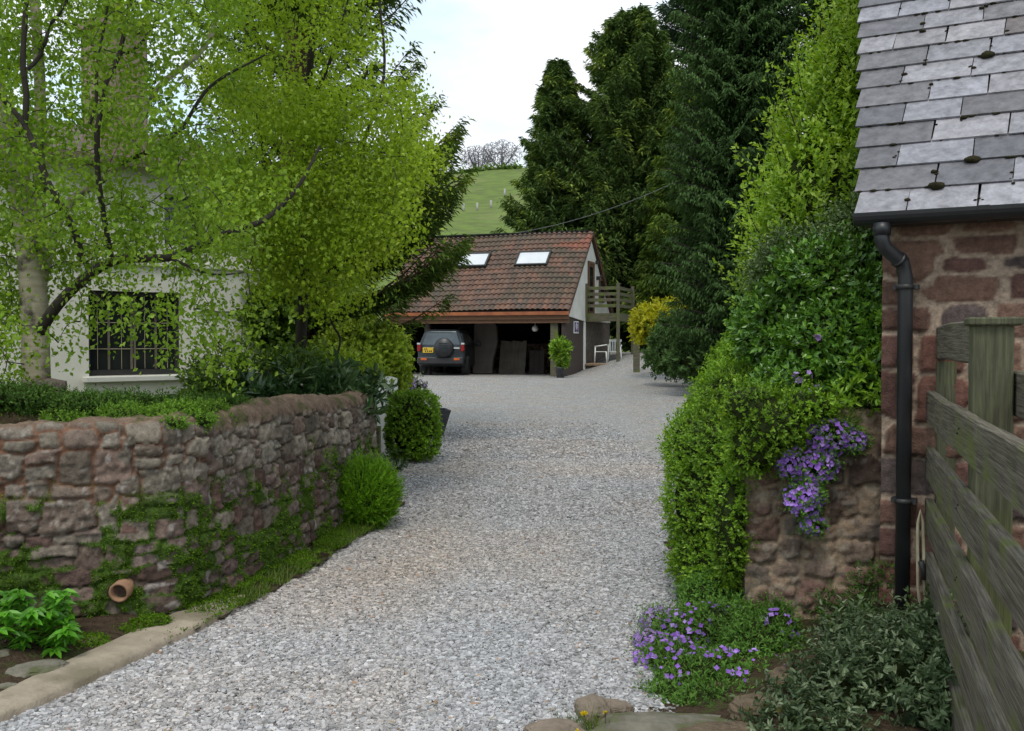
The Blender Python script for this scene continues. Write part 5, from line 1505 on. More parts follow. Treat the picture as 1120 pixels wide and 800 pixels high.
T2 = [
    (pxline([(322, 470, 9.6), (326, 420, 9.6), (331, 340, 9.6), (334, 250, 9.6), (335, 170, 9.6), (338, 90, 9.6), (342, 20, 9.6), (340, -60, 9.6), (345, -220, 9.6)]), .06, .016),
    (pxline([(332, 300, 9.6), (300, 230, 9.4), (285, 150, 9.3), (275, 60, 9.3), (262, -60, 9.3)]), .028, .008),
    (pxline([(334, 270, 9.6), (372, 215, 9.3), (400, 150, 9.2), (420, 80, 9.2), (415, 0, 9.3)]), .028, .008),
    (pxline([(332, 320, 9.6), (370, 290, 9.2), (410, 268, 9.0), (440, 240, 9.0)]), .022, .006),
    (pxline([(336, 120, 9.6), (360, 70, 9.4), (380, 0, 9.5), (390, -100, 9.5)]), .02, .008),
    (pxline([(332, 310, 9.6), (290, 275, 9.2), (250, 262, 9.0)]), .018, .006),
    (pxline([(368, 392, 9.9), (372, 370, 9.9), (362, 350, 9.8), (358, 300, 9.7)]), .012, .006),
]
out2 = [(225, -230), (420, -230), (400, -60), (396, 15), (420, 45), (432, 75), (452, 92), (452, 125), (470, 142), (462, 185), (454, 215), (446, 245), (438, 272), (420, 300), (392, 315), (352, 322), (330, 312), (305, 318), (292, 300), (275, 268), (245, 240), (230, 190)]
tg = crown_targets(640, out2, 8.3, 10.4, rg, gaps=[(262, 36, 22, 18), (240, 60, 12, 15), (352, 55, 8, 8), (282, 140, 14, 6), (330, 365, 20, 20)], thin=[(385, 50, 55, 60, .65), (370, 110, 34, 40, .6), (440, 130, 25, 60, .3), (300, 70, 40, 40, .35)])
birch2, ends2 = broadleaf('young_birch', 'slender tree with dense yellow-green spring leaves, beside the garage roof', T2, [dk] * 7, tg, L['birch2'], 4, 128, .04, .029, dk, spread=.12)

# ---------------------------------------------------------------- conifers
GARDZ = .75
conifer('dark_conifer', 'tall olive-green conifer behind the young birch, branches reaching over the garage roof', (-3.05, 14.2, GARDZ), 10.5, 2.7, 130, 480, .13, .03, L['conifer_olive'], M['bark_red'], 5, droop=.1, tipup=.35, elev=.35, bottom=.12, power=.55, trunk_r=.3, hang=.1, ragged=.35, width=.3, extra=[(.07 + .2 * ((k * .618) % 1), -.7 + .9 * ((k * .37) % 1), 2.15 + .35 * ((k * .77) % 1), .02 + .42 * ((k * .53) % 1)) for k in range(44)] + [(.48 + .3 * ((k * .618) % 1), -.5 + .6 * ((k * .37) % 1), 2.0 + .4 * ((k * .77) % 1), .35) for k in range(14)])
conifer('cypress_tree', 'tall broad cypress with ragged pointed top rising behind the garage', (5.9, 49, 1), 16.3, 8.0, 520, 420, .32, .075, L['conifer'], M['bark_dark'], 6, droop=.06, tipup=.22, elev=.12, bottom=.03, power=.82, trunk_r=.3, hang=.14, ragged=.45, group='conifers behind the garage', width=.2)
conifer('cypress_tree', 'lower side cypress with a thin leader, left of the tall broad one', (2.3, 50, 1), 14.2, 5.0, 300, 360, .32, .075, L['conifer'], M['bark_dark'], 7, droop=.06, tipup=.22, elev=.12, bottom=.03, power=.95, trunk_r=.22, hang=.14, ragged=.45, group='conifers behind the garage', width=.22)
conifer('cypress_tree', 'yellow-green tipped cypress between the pointed cypress and the dark drooping conifer', (8.2, 42, 1), 12.5, 3.9, 200, 520, .26, .065, L['conifer_olive'], M['bark_dark'], 8, droop=.3, tipup=.25, elev=.2, bottom=.1, power=.6, trunk_r=.3, hang=.4, ragged=.3, group='conifers behind the garage', width=.34)
conifer('cypress_tree', 'shaded cypress filling the gap right of the balcony', (7.2, 47, 1), 11, 4.6, 170, 380, .34, .09, L['conifer'], M['bark_dark'], 18, droop=.2, tipup=.2, elev=.15, bottom=.02, power=.6, trunk_r=.3, hang=.3, ragged=.3, group='conifers behind the garage', width=.34)
conifer('cedar_tree', 'blue-green cedar with flat layered branches at the top of the picture', (12.2, 56, 1), 25, 7.4, 170, 560, .36, .08, L['conifer_blue'], M['bark_dark'], 9, droop=.1, tipup=.12, elev=.12, bottom=.3, power=.5, trunk_r=.5, hang=.12, ragged=.3, width=.34)
conifer('drooping_conifer', 'dense dark green drooping conifer behind the right hand hedge', (5.55, 24.5, .4), 16, 1.95, 1000, 270, .12, .036, L['conifer_dark'], M['bark_dark'], 10, droop=.35, tipup=.1, elev=.5, bottom=.03, power=.3, trunk_r=.25, hang=.8, ragged=.35, width=.4)
conifer('drooping_conifer', 'second dark drooping conifer, hidden by the tall privet and roof', (7.7, 23.5, .4), 15, 2.2, 420, 250, .15, .045, L['conifer_dark'], M['bark_dark'], 12, droop=.35, tipup=.1, elev=.5, bottom=.05, power=.35, trunk_r=.3, hang=.7, ragged=.3, width=.36)

# bare trees on the hill
def bare_tree(loc, h, rad, seed, label, group='bare trees on the hilltop'):
    rng = np.random.default_rng(seed)
    loc = np.array(loc, float); root = empty('bare_tree', tuple(loc), 0, label, 'tree', group)
    tr = np.array([(0, 0, -1), (.1, 0, h * .2), (.3, 0, h * .4), (.2, 0, h * .75)])
    limbs = [(tr, .35, .1)]
    for k in range(6):
        a = k * PI / 3 + rng.random(); limbs.append((np.array([(.1, 0, h * .25), (math.cos(a) * rad * .4, math.sin(a) * rad * .4, h * .5), (math.cos(a) * rad * .75, math.sin(a) * rad * .75, h * .78)]), .16, .06))
    d = rdir(1500, rng); rr = rng.random(1500) ** .4
    tg = d * rr[:, None] * np.array([rad, rad, h * .36]) + np.array([0, 0, h * .64]); tg = tg[tg[:, 2] > h * .3]
    for i, (l, r0, r1) in enumerate(limbs):
        pl = resample(l, .5); tubes_mesh('trunk' if i == 0 else 'limb', [pl], [np.linspace(r0, r1, len(pl))], M['bark_far'], root, 6)
    lines, rads = grow([(resample(l, .4), 0, 0) for l, _, _ in limbs], tg, rng, .045, .12, lift=.15)
    rads = [r * 1.0 + .005 for r in rads]
    tubes_mesh('twigs', lines, rads, M['bark_far'], root, 3)
for (px_, py_, D_, h_, rad_, sd_, lb) in ((522, 186, 205, 7.3, 4.0, 1, 'bare rounded tree on the hill crest, left of the touching pair'), (548, 184, 207, 8.2, 4.6, 2, 'bare spreading tree on the hill crest beside the tall cypress'), (468, 203, 190, 6.8, 4.4, 3, 'bare tree at the hill edge showing beside the birch leaves')):
    X_ = (px_ - 560) / F * D_
    bare_tree((X_, D_, float(hillz(np.array(X_), np.array(float(D_)))) - .1), h_, rad_, sd_, lb)
# hedge line along the crest and small pale tree guards on the slope
rng = np.random.default_rng(77)
bl = [((x, 199 + 2 * rng.random(), float(hillz(np.array(x), np.array(199.)))), (2.2, 1.5, .7)) for x in np.arange(-24, 2, 2.0)]
shrub('field_hedge', 'dark thin hedge along the crest of the green hill', 'hedge', bl, L['shrub'], 700, 8, .8, .5, .3, corescale=.8)
for (px_, py_, lb) in ((493, 236, 'lowest'), (507, 232, 'second'), (522, 231, 'third'), (537, 228, 'fourth'), (552, 215, 'highest')):
    Dg = None
    for D_ in np.arange(70, 199, .5):
        p_ = at(px_, py_, D_)
        if p_.z < float(hillz(np.array(p_.x), np.array(D_))): Dg = D_; break
    p_ = at(px_, py_, Dg or 120)
    mb = MB(); mb.lathe([(.15, -.2), (.15, 1.2), (.13, 1.2), (.13, 0)], (0, 0, 0), 10); g_ = mb.build('tree_guard', M['white_paint'] if lb == 'lowest' else M['curtain']); g_.location = p_
    tag(g_, {'lowest': 'leftmost, brightest pale tree guard tube on the hillside', 'second': 'second pale tree guard from the left on the hillside', 'third': 'middle one of the five pale tree guards on the hillside', 'fourth': 'fourth tree guard from the left on the hillside', 'highest': 'rightmost tree guard tube, highest on the hillside'}[lb], 'tree guard', 'tree guards on the hillside')
# overhead cable
a0, a1 = at(440, 259, 44), at(742, 198, 38)
pts = [a0.lerp(a1, t_ / 24) - Vector((0, 0, 1.35 * 4 * (t_ / 24) * (1 - t_ / 24) * .6)) for t_ in range(25)]
mb = MB(); mb.tube(pts, .014, 6); tag(mb.build('overhead_cable', M['cable']), 'thin sagging cable from behind the garage roof into the conifers', 'cable')

# ---------------------------------------------------------------- far right: yellow shrub, dark shrub, post and rail
rng = np.random.default_rng(15)
def Bl(px_, py_, D_, rx, ry=None, rz=None):
    return (tuple(at(px_, py_, D_)), (rx, ry or rx, rz or rx))
shrub('yellow_shrub', 'rounded bright yellow shrub above the timber post near the balcony', 'shrub', [Bl(718, 352, 31.5, .6, .7, .42), Bl(738, 350, 31, .6, .7, .42), Bl(706, 360, 31.5, .35, .5, .3)], L['gorse'], 1500, 14, .32, .11, .06, up=.4, wild=.7, group=None)
shrub('dark_shrub', 'low dark green shrub under the drooping conifer by the drive', 'shrub', [Bl(748, 378, 28.5, .9, .9, .85), Bl(780, 378, 26.5, 1.0, .9, .9), Bl(815, 372, 25, 1.0, .9, 1.0), Bl(725, 392, 29, .5, .6, .35), Bl(770, 395, 24.5, .8, .6, .42)], L['conifer_dark'], 2600, 14, .3, .12, .05, up=.2, wild=.8)
pp = drop(696, 407)
po = empty('post_and_rail', pp, 0, 'short timber post with one rail in front of the yellow shrub', 'fence')
warped_box('post', -.1, .1, -.1, .1, -.1, (pp.y / F) * 45, M['grey_wood'], po, 3, vertical=True)
rl = warped_box('rail', .1, 2.2, -.05, 0.05, (pp.y / F) * 32, (pp.y / F) * 37, M['grey_wood'], po, 4)

# pot plant in front of the garage pier
pb_ = drop(613, 413.5)
pt = empty('potted_plant', pb_, 0, 'leafy shrub in a small dark pot standing before the garage pier', 'plant')
mb = MB(); mb.lathe([(.13, 0), (.17, .32), (.19, .33), (.19, .37), (.16, .37), (.15, .33), (0, .32)], (0, 0, 0), 20); mb.build('pot', M['slatepot'], pt)
P, N = blob_shell([((0, 0, .95), (.3, .3, .38)), ((.05, 0, .6), (.16, .16, .3))], 420, rng, .3, 5, .5)
pos, dr, nn, si, t_ = sprigs(P, N + np.array([0, 0, .5]), .12, 6, rng)
foliage('leaves', pos, dr, nn, .1, .05, L['hedge'], pt)
tubes_mesh('stems', [np.array([(0, 0, .3), (.03 * k_ - .06, .02, .7), (.12 * k_ - .24, .05 * k_ - .1, 1.15)]) for k_ in range(5)], [np.array([.012, .01, .005])] * 5, M['bark_dark'], pt)
mb = MB(); pw = gw_(-.42, .05, GZ); mb.lathe([(0, 0), (.2, 0), (.2, .03), (.06, .05), (0, .03)], (0, 0, 0), 18, Matrix.Rotation(PI / 2, 4, 'X')); o = mb.build('hose_reel', M['slatepot']); o.location = gw_(-.26, .12, 0) + Vector((0, 0, 1.25 + .0)); 
tag(o, 'small round hose reel fixed beside the garage pier', 'hose reel')

# ---------------------------------------------------------------- middle left: round hedge, laurel, gate, privet, box ball
rng = np.random.default_rng(16)
shrub('rounded_hedge', 'big rounded yellow-green hedge bush beyond the laurel, left of the car', 'shrub', [Bl(403, 393, 13.4, .50, .5, .48), Bl(395, 430, 13.4, .56, .5, .55), Bl(421, 402, 13.3, .27, .4, .42), Bl(378, 386, 13.6, .34, .4, .32)], L['golden'], 4200, 12, .12, .055, .036, up=.35, wild=.6, lump=.1, freq=2.5)
shrub('loose_shrub', 'twiggy dark shrub in front of the house corner, left of the laurel', 'shrub', [Bl(262, 418, 9.0, .42, .4, .24), Bl(300, 414, 9.2, .4, .4, .22), Bl(238, 432, 8.8, .26, .3, .18), Bl(330, 412, 9.4, .3, .4, .2)], L['shrub'], 900, 9, .22, .05, .026, up=.8, wild=.9, lump=.3, freq=5, corescale=.45)
# laurel: large drooping leaves
lr = [Bl(345, 427, 8.9, .36, .3, .12), Bl(380, 430, 8.9, .2, .3, .1), Bl(310, 433, 8.6, .26, .25, .1), Bl(388, 452, 8.7, .04, .08, .06)]
lroot = shrub('laurel_bush', 'dark glossy laurel drooping over the far end of the stone wall', 'shrub', lr, L['laurel'], 360, 6, .22, .12, .042, 'leaf', up=-.1, wild=.8, lump=.3, freq=4, corescale=.5, curl=.25)
shrub('golden_shrub', 'small bright yellow-green shrub between laurel and rounded hedge', 'shrub', [Bl(378, 412, 11, .4, .4, .2), Bl(350, 405, 11.5, .4, .4, .2)], L['golden'], 700, 10, .15, .05, .03, up=.8, wild=.6, corescale=.5)
# background greenery behind the garden (tree bases)
shrub('ivy_clump', 'dark ivy and twigs around the red-brown trunk beside the house corner', 'shrub', [Bl(300, 345, 13.6, .4, .4, .5), Bl(352, 350, 14.8, .5, .5, .5)], L['shrub'], 1500, 10, .22, .08, .05, up=.1, wild=.9, lump=.3, corescale=.7)
# white garden gate folded open beyond the wall end, with its dark latch
gt = empty('garden_gate', at(422.5, 498, 12.8), 0.25, 'white painted garden gate with arched top and black latch, beyond the wall end', 'gate')
gx = F / 10.4
mb = MB()
arc_ = [(-.135, .0), (-.135, .93)] + [(-.13 + .27 * k / 10, .935 + .08 * math.sin(PI * (.15 + .6 * k / 10))) for k in range(11)] + [(.15, .92), (.15, 0)]
mb.prism(arc_, -.02, .02, 'y'); mb.build('panel', M['white_paint'], gt)
mb = MB(); mb.box(.01, .09, -.05, -.021, .72, .82, .008); mb.tube([(.02, -.04, .81), (.02, -.08, .86), (.08, -.08, .86), (.08, -.04, .81)], .012, 6); mb.build('latch', M['black_iron'], gt)
gp = warped_box('gate_post', -.045, .045, -.045, .045, 0, .7, M['grey_wood'], None, 9, vertical=True); gp.location = at(411, 535, 9.2); gp.location.z = 0; gp.scale = (1, 1, 1.0)
tag(gp, 'slim weathered timber gate post at the end of the stone wall', 'post')
# square planter with purple flowers behind the privet
fp = empty('flower_planter', drop(470, 476), 0.2, 'dark tapered square planter with purple flowers behind the clipped privet', 'planter')
mb = MB()
s0_, s1_ = .19, .3
V = [(-s0_, -s0_, 0), (s0_, -s0_, 0), (s0_, s0_, 0), (-s0_, s0_, 0), (-s1_, -s1_, .4), (s1_, -s1_, .4), (s1_, s1_, .4), (-s1_, s1_, .4), (-s1_ + .03, -s1_ + .03, .4), (s1_ - .03, -s1_ + .03, .4), (s1_ - .03, s1_ - .03, .4), (-s1_ + .03, s1_ - .03, .4),
     (-s1_ + .03, -s1_ + .03, .34), (s1_ - .03, -s1_ + .03, .34), (s1_ - .03, s1_ - .03, .34), (-s1_ + .03, s1_ - .03, .34)]
mb.add(V, [(3, 2, 1, 0), (0, 1, 5, 4), (1, 2, 6, 5), (2, 3, 7, 6), (3, 0, 4, 7), (4, 5, 9, 8), (5, 6, 10, 9), (6, 7, 11, 10), (7, 4, 8, 11), (8, 9, 13, 12), (9, 10, 14, 13), (10, 11, 15, 14), (11, 8, 12, 15), (12, 13, 14, 15)])
mb.build('pot', M['slatepot'], fp)
rng = np.random.default_rng(17)
def flowers(parent, name, blobs, n, mat, size, origin, rng, petals=4, shell=.15):
    P, N = blob_shell(blobs, n, rng, .15, 6, shell)
    N = nrm(N + np.array([0, -.5, .3]) + rdir(n, rng) * .5)
    A_ = nrm(np.cross(N, rdir(n, rng))); B_ = np.cross(N, A_)
    PP, DD, NN = [], [], []
    for k in range(petals):
        a = k * 2 * PI / petals
        PP.append(P); DD.append(A_ * math.cos(a) + B_ * math.sin(a) + N * .25); NN.append(N)
    tint = np.tile(rng.random(n), petals)
    s = np.tile(.7 + .6 * rng.random(n), petals)
    return foliage(name, np.concatenate(PP), np.concatenate(DD), np.concatenate(NN), size * s, size * .95 * s, mat, parent, 'diamond', tint, 0, origin)
def flower_shrub(name, label, blobs, n_sh, k, shoot, lL, lW, leaf, nf, fmat, fs, fblobs=None, **kw):
    r_ = shrub(name, label, 'plant', blobs, leaf, n_sh, k, shoot, lL, lW, **kw)
    if nf: flowers(r_, 'flowers', fblobs or [(c, tuple(np.array(a) * 1.06)) for c, a in blobs], nf, fmat, fs, tuple(r_.location), rng)
    return r_
flower_shrub('flower_clump', 'hazy purple and pink flower clump above the clipped privet', [Bl(441, 423, 14.5, .17, .17, .16), Bl(455, 425, 15, .16, .16, .13)], 160, 8, .12, .04, .02, L['grey'], 120, L['lilac'], .03, corescale=.5)
# clipped square privet: box-like mass
pv = drop(449, 509)
def box_hedge(name, label, c, half, n, k, mat, shoot, lL, lW, seed, rot=.2, round_=5.0):
    rng = np.random.default_rng(seed); root = empty(name, c, rot, label, 'shrub')
    d = rdir(n, rng); e_ = (np.abs(d) ** round_).sum(1) ** (-1 / round_)
    P = d * e_[:, None]; N = nrm(np.sign(P) * np.abs(P) ** (round_ - 1))
    P = P * half * (1 + .1 * (fbm(P[:, 0] * 3, P[:, 1] * 3, P[:, 2] * 3, 2) - .5) * 2)[:, None] * (1 - .15 * rng.random(n))[:, None] + np.array([0, 0, half[2]])
    ok = P[:, 2] > .0; P, N = P[ok], N[ok]
    D = nrm(N + rdir(len(P), rng) * .6 + np.array([0, 0, .25]))
    pos, dr, nn, si, t = sprigs(P - D * shoot * .4, D, shoot * (.6 + .8 * rng.random(len(P))), k, rng)
    tint = .45 * rng.random(len(P))[si] + .3 * t + .25 * rng.random(len(pos))
    s = .7 + .6 * rng.random(len(pos))
    foliage('leaves', pos, dr, nn, lL * s, lW * s, mat, root, tint=tint, rng=rng)
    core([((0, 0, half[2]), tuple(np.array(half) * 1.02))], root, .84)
    return root
box_hedge('clipped_privet', 'clipped square privet bush beside the white gate, at the edge of the gravel', (pv.x, pv.y + .3, .06), np.array([.30, .28, .39]), 2200, 9, L['hedge'], .07, .03, .018, 21)
shrub('box_ball', 'bright green clipped ball bush at the foot of the stone wall', 'shrub', [Bl(400, 541, 7.85, .25, .25, .265)], L['yew'], 3400, 11, .085, .03, .0055, up=.75, wild=.45, lump=.1, freq=7, inner=.1, spread=.45, corescale=.86)
shrub('small_weeds', 'little pale weeds between ball bush and privet', 'plant', [Bl(426, 508, 10.0, .16, .1, .07)], L['grey'], 60, 8, .1, .04, .02, corescale=0, up=1)

# ---------------------------------------------------------------- on and below the left wall
rng = np.random.default_rng(18)
def strip_blobs(pts, rx, ry, rz, step, rng, jit=.03):
    pl = resample(pts, step); return [(tuple(p + rng.normal(size=3) * jit), (rx * (.8 + .4 * rng.random()), ry * (.8 + .4 * rng.random()), rz * (.7 + .6 * rng.random()))) for p in pl]
bl = strip_blobs([tuple(at(-30, 445, 5.5)), tuple(at(60, 444, 5.7)), tuple(at(110, 444, 5.8)), tuple(at(200, 443, 6.1)), tuple(at(262, 447, 6.5))], .17, .16, .07, .13, rng)
shrub('low_evergreen', 'spreading dark green low shrub along the wall top under the window', 'plant', bl, L['heath'], 5200, 12, .05, .016, .006, up=.6, wild=.7, corescale=.75, coremat=M['twigs'])
bl = strip_blobs([tuple(at(132, 455, 5.45)), tuple(at(165, 456, 5.45)), tuple(at(205, 449, 5.7)), tuple(at(240, 452, 6.1)), tuple(at(268, 456, 6.3))], .1, .12, .045, .08, rng, .015) + [Bl(180, 464, 5.36, .13, .07, .035), Bl(215, 460, 5.55, .1, .07, .05), Bl(240, 460, 5.9, .09, .08, .06), Bl(70, 458, 5.3, .12, .08, .02), Bl(255, 462, 6.2, .1, .09, .07), Bl(150, 462, 5.36, .11, .06, .04), Bl(282, 458, 6.35, .06, .08, .07)]
shrub('creeping_thyme', 'bright green creeping mat spilling over the bend of the wall top', 'plant', bl, L['thyme'], 3600, 12, .035, .012, .006, up=.7, wild=.7, corescale=.8)
bl = [Bl(492 - 0, 0, 1, .01)]
bl = [Bl(330, 490, 7.05, .05, .05, .08), Bl(350, 500, 7.3, .07, .05, .06), Bl(242, 500, 5.86, .04, .04, .07), Bl(215, 540, 5.55, .04, .04, .07), Bl(355, 520, 7.4, .06, .05, .1)]
shrub('wall_plants', 'small leafy weeds rooted in the joints of the stone wall', 'plant', bl, L['grass'], 260, 7, .05, .022, .012, corescale=0, up=.3, wild=.9)
# grass strip at the wall foot
n = 5200
y = 5.0 + 3.2 * rng.random(n) ** .9; xw = np.interp(y, WALL[:, 1], WALL[:, 0]); xd = drive_left(y)
f = rng.random(n); x = xw + .05 + (np.maximum(xd - xw - .02, .08)) * f
k = (y > 5.45) ; x, y = x[k], y[k]
z = .03 + 0 * x
cl_ = (fbm(x * 7, y * 7, o=3) > .42); x, y, z = x[cl_], y[cl_], z[cl_]
P = np.stack([x, y, z], 1); D = nrm(rdir(len(P), rng) * .55 + np.array([.1, -.05, .9]))
hh2 = (.03 + .05 * rng.random(len(P)))
g_ = foliage('grass', P, D, rdir(len(P), rng), hh2, .006, L['grass'], None, 'blade', curl=.3)
tag(g_, 'short green grass along the foot of the stone wall', 'grass', kind='stuff')
n = 16000
y = 4.4 + 3.5 * rng.random(n); xw = np.interp(y, WALL[:, 1], WALL[:, 0]); xd = drive_left(y)
x = xw + .03 + np.maximum(xd - xw - .0, .1) * rng.random(n) ** 1.3
k = (fbm(x * 5, y * 5, o=3, s=2) > .40) & (y > 4.9 - .25 * (x + 2.4)) ; x, y = x[k], y[k]
P = np.stack([x, y, .045 + .05 * (1 - (x - xw[k]) / .3).clip(0, 1)], 1)
m_ = foliage('ground_moss', P, nrm(rdir(len(P), rng) + np.array([0, 0, .5])), rdir(len(P), rng), .016, .008, L['moss'], None, 'diamond')
tag(m_, 'green moss carpet between the wall foot and the gravel', 'moss', kind='stuff')
# grass tuft by the kerb end
P0 = onz(232, 658); n = 130
P = np.array(P0) + rng.normal(size=(n, 3)) * np.array([.03, .03, 0]) + np.array([0, 0, .02]); D = nrm(rdir(n, rng) * .6 + np.array([0, 0, .8]))
tg_ = foliage('grass_tuft', P, D, rdir(n, rng), .07 + .1 * rng.random(n), .005, leafmat('dry_blade', (.16, .22, .05), (.3, .3, .1), (.42, .36, .18), trans=.3), None, 'blade', curl=.4)
tag(tg_, 'tuft of long grass, half yellow, at the far end of the kerb', 'grass tuft')
# kerb strip
mb = MB(); n = min(len(KU), len(KL)); V, Fc = [], []
KU2 = resample([tuple(p) for p in KU], .06); KL2 = resample([tuple(p) for p in KL], .06)
def rs(a, m):
    s = np.concatenate([[0], np.cumsum(np.linalg.norm(np.diff(a, axis=0), axis=1))]); q = np.linspace(0, s[-1], m); return np.stack([np.interp(q, s, a[:, i]) for i in range(3)], 1)
m_ = 60; A_, B_ = rs(KU2, m_), rs(KL2, m_)
cross = [(0, -.06), (0, .045), (.06, .055), (.3, .06), (.6, .058), (.93, .05), (1, .035), (1, -.06)]
rows = []
for i in range(m_):
    for (f_, h_) in cross:
        p_ = A_[i] * (1 - f_) + B_[i] * f_
        jj = .008 * (fbm(np.array([i * .35]), np.array([f_ * 3]), o=3)[0] - .5)
        rows.append((p_[0] + jj, p_[1] + jj, h_ + jj if h_ > 0 else h_))
nc = len(cross)
Fc = [(i * nc + j, i * nc + j + 1, (i + 1) * nc + j + 1, (i + 1) * nc + j) for i in range(m_ - 1) for j in range(nc - 1)] + [tuple(range((m_ - 1) * nc, m_ * nc))]
mb.add(rows, Fc, True); o = mb.build('kerb', M['concrete']); o['kind'] = 'structure'
# flagstones
rock('flagstone', onz(40, 733, .05), (.12, .085, .03), 3, M['flag'], 'grey flat flagstone between kerb and leafy plant', 'stone', group='flat stones by the kerb', rz=.5)
rock('flagstone', onz(-2, 722, .05), (.08, .09, .03), 5, M['flag'], 'grey flagstone cut by the left edge of the picture', 'stone', group='flat stones by the kerb', rz=.2)
rock('flagstone', onz(8, 753, .04), (.045, .03, .02), 6, M['flag'], 'small dark stone lying left of the kerb start', 'stone', group='flat stones by the kerb', rz=.2)
# terracotta drain pipe through the wall
dp_ = at(131, 648, 5.1)
mb = MB(); mb.lathe([(.052, -.16), (.052, .0), (.040, .0), (.038, -.16)], (0, 0, 0), 24, Matrix.Translation(Vector((dp_.x, 5.085, dp_.z))) @ Matrix.Rotation(PI / 2 + .12, 4, 'X') @ Matrix.Rotation(0.0, 4, 'Y'))
mb.lathe([(.039, -.155), (0, -.155)], (0, 0, 0), 24, Matrix.Translation(Vector((dp_.x, 5.085, dp_.z))) @ Matrix.Rotation(PI / 2 + .12, 4, 'X'))
tag(mb.build('drain_pipe', M['terracotta']), 'round terracotta drain pipe end sticking out of the mossy wall', 'pipe')
# leafy plant lower left
rng = np.random.default_rng(19)
lf = empty('leafy_plant', onz(25, 712), 0, 'bright green leafy plant at the foot of the wall, lower left', 'plant')
P, D, N = [], [], []
stems = []
for s_ in range(85):
    c = at(-15 + 95 * rng.random(), 645 + 66 * rng.random(), 4.45 + .45 * rng.random()); c = np.array(c); c[2] = max(c[2], .06)
    b0_ = np.array(lf.location) + np.array([.1 * rng.normal(), .06 * rng.normal(), 0])
    stems.append(np.array([b0_, (b0_ + c) / 2 + np.array([0, 0, .05]), c]))
    az0 = rng.random() * 2 * PI
    dirs = nrm(c - b0_)
    for j in range(3):
        cc = c - dirs * .035 * j
        for kx in range(3 if j else 5):
            a = az0 + (kx - (1 if j else 2)) * (.9 if j else .65)
            P.append(cc); D.append((math.cos(a), math.sin(a), -.15 + .3 * rng.random())); N.append((0, -.25, 1))
P, D, N = np.array(P), np.array(D), np.array(N) + rdir(len(P), rng) * .25
foliage('leaves', P, D, N, .05 + .03 * rng.random(len(P)), .028, L['fern'], lf, 'leaf', curl=.25, origin=tuple(lf.location))
tubes_mesh('stems', stems, [np.array([.004, .003, .002])] * len(stems), M['moss_rock'], lf, 4, origin=tuple(lf.location))
bl = [Bl(92, 708, 4.75, .13, .1, .055), Bl(108, 714, 4.72, .09, .08, .035), Bl(74, 716, 4.65, .08, .07, .03), Bl(140, 694, 4.95, .12, .09, .03), Bl(165, 682, 5.05, .1, .08, .03)]
shrub('moss_cushion', 'rounded bright green moss cushion between leafy plant and kerb', 'plant', bl, L['moss'], 4200, 8, .018, .011, .005, up=.5, corescale=.92, coremat=M['moss_rock'])

# ---------------------------------------------------------------- right hand hedge mass
rng = np.random.default_rng(20)
hb = [Bl(845, 468, 4.86, .16, .16, .13), Bl(822, 490, 4.9, .11, .16, .14), Bl(822, 446, 4.95, .14, .2, .12), Bl(880, 445, 4.9, .14, .16, .08), Bl(797, 575, 5.05, .08, .2, .3), Bl(788, 548, 5.75, .30, .5, .36), Bl(786, 610, 5.65, .26, .42, .25), Bl(790, 490, 5.9, .32, .6, .26), Bl(822, 448, 6.2, .36, .7, .30), Bl(850, 410, 6.7, .42, .8, .34), Bl(880, 372, 7.3, .5, .9, .42), Bl(812, 520, 5.5, .22, .35, .3), Bl(850, 495, 5.4, .2, .2, .18), Bl(905, 330, 8.0, .6, 1.0, .6)]
shrub('clipped_hedge', 'big bulging light green box hedge leaning over the drive at the right', 'hedge', hb, L['hedge'], 22000, 12, .055, .018, .009, up=.3, wild=.5, lump=.1, freq=4, inner=.08, corescale=.86)
eb = [Bl(900, 385, 5.3, .22, .25, .24), Bl(945, 360, 5.25, .13, .22, .28), Bl(870, 430, 5.3, .2, .22, .16), Bl(920, 420, 5.2, .17, .2, .1), Bl(950, 408, 5.05, .09, .14, .1), Bl(905, 310, 5.6, .3, .35, .22), Bl(850, 360, 5.9, .25, .3, .25), Bl(935, 300, 5.6, .17, .25, .2)]
er = shrub('glossy_evergreen', 'dark glossy evergreen shrub with lighter tips on the wall beside the downpipe', 'shrub', eb, L['gloss'], 3600, 9, .08, .036, .017, up=.35, wild=.7, lump=.2, freq=5, inner=.15, corescale=.82)
P, N = blob_shell([Bl(948, 412, 5.0, .1, .1, .12), Bl(935, 436, 4.95, .11, .1, .03), Bl(962, 372, 5.05, .06, .1, .12), Bl(968, 432, 4.88, .05, .08, .04)], 90, rng, .2, 5, .2)
pos, dr, nn, si, t_ = sprigs(P, N + np.array([0, -.4, .4]), .05, 9, rng)
foliage('fresh_shoots', pos, dr, nn, .045, .015, L['shoot'], er, 'leaf', curl=.1, origin=tuple(er.location))
pbz = [Bl(885, 250, 6.6, .34, .45, .55), Bl(908, 165, 6.8, .28, .45, .6), Bl(930, 90, 7.0, .2, .4, .5), Bl(938, 10, 7.1, .14, .3, .42), Bl(872, 205, 6.7, .17, .3, .3), Bl(862, 300, 6.5, .26, .4, .3), Bl(932, 240, 6.4, .2, .4, .6), Bl(908, 80, 7.0, .1, .2, .25)]
pr_o = shrub('tall_privet', 'tall bright yellow-green privet with loose upright shoots beside the slate roof', 'shrub', pbz, L['privet'], 3600, 12, .26, .038, .018, up=.9, wild=.55, lump=.3, freq=3, inner=.3, corescale=.6)
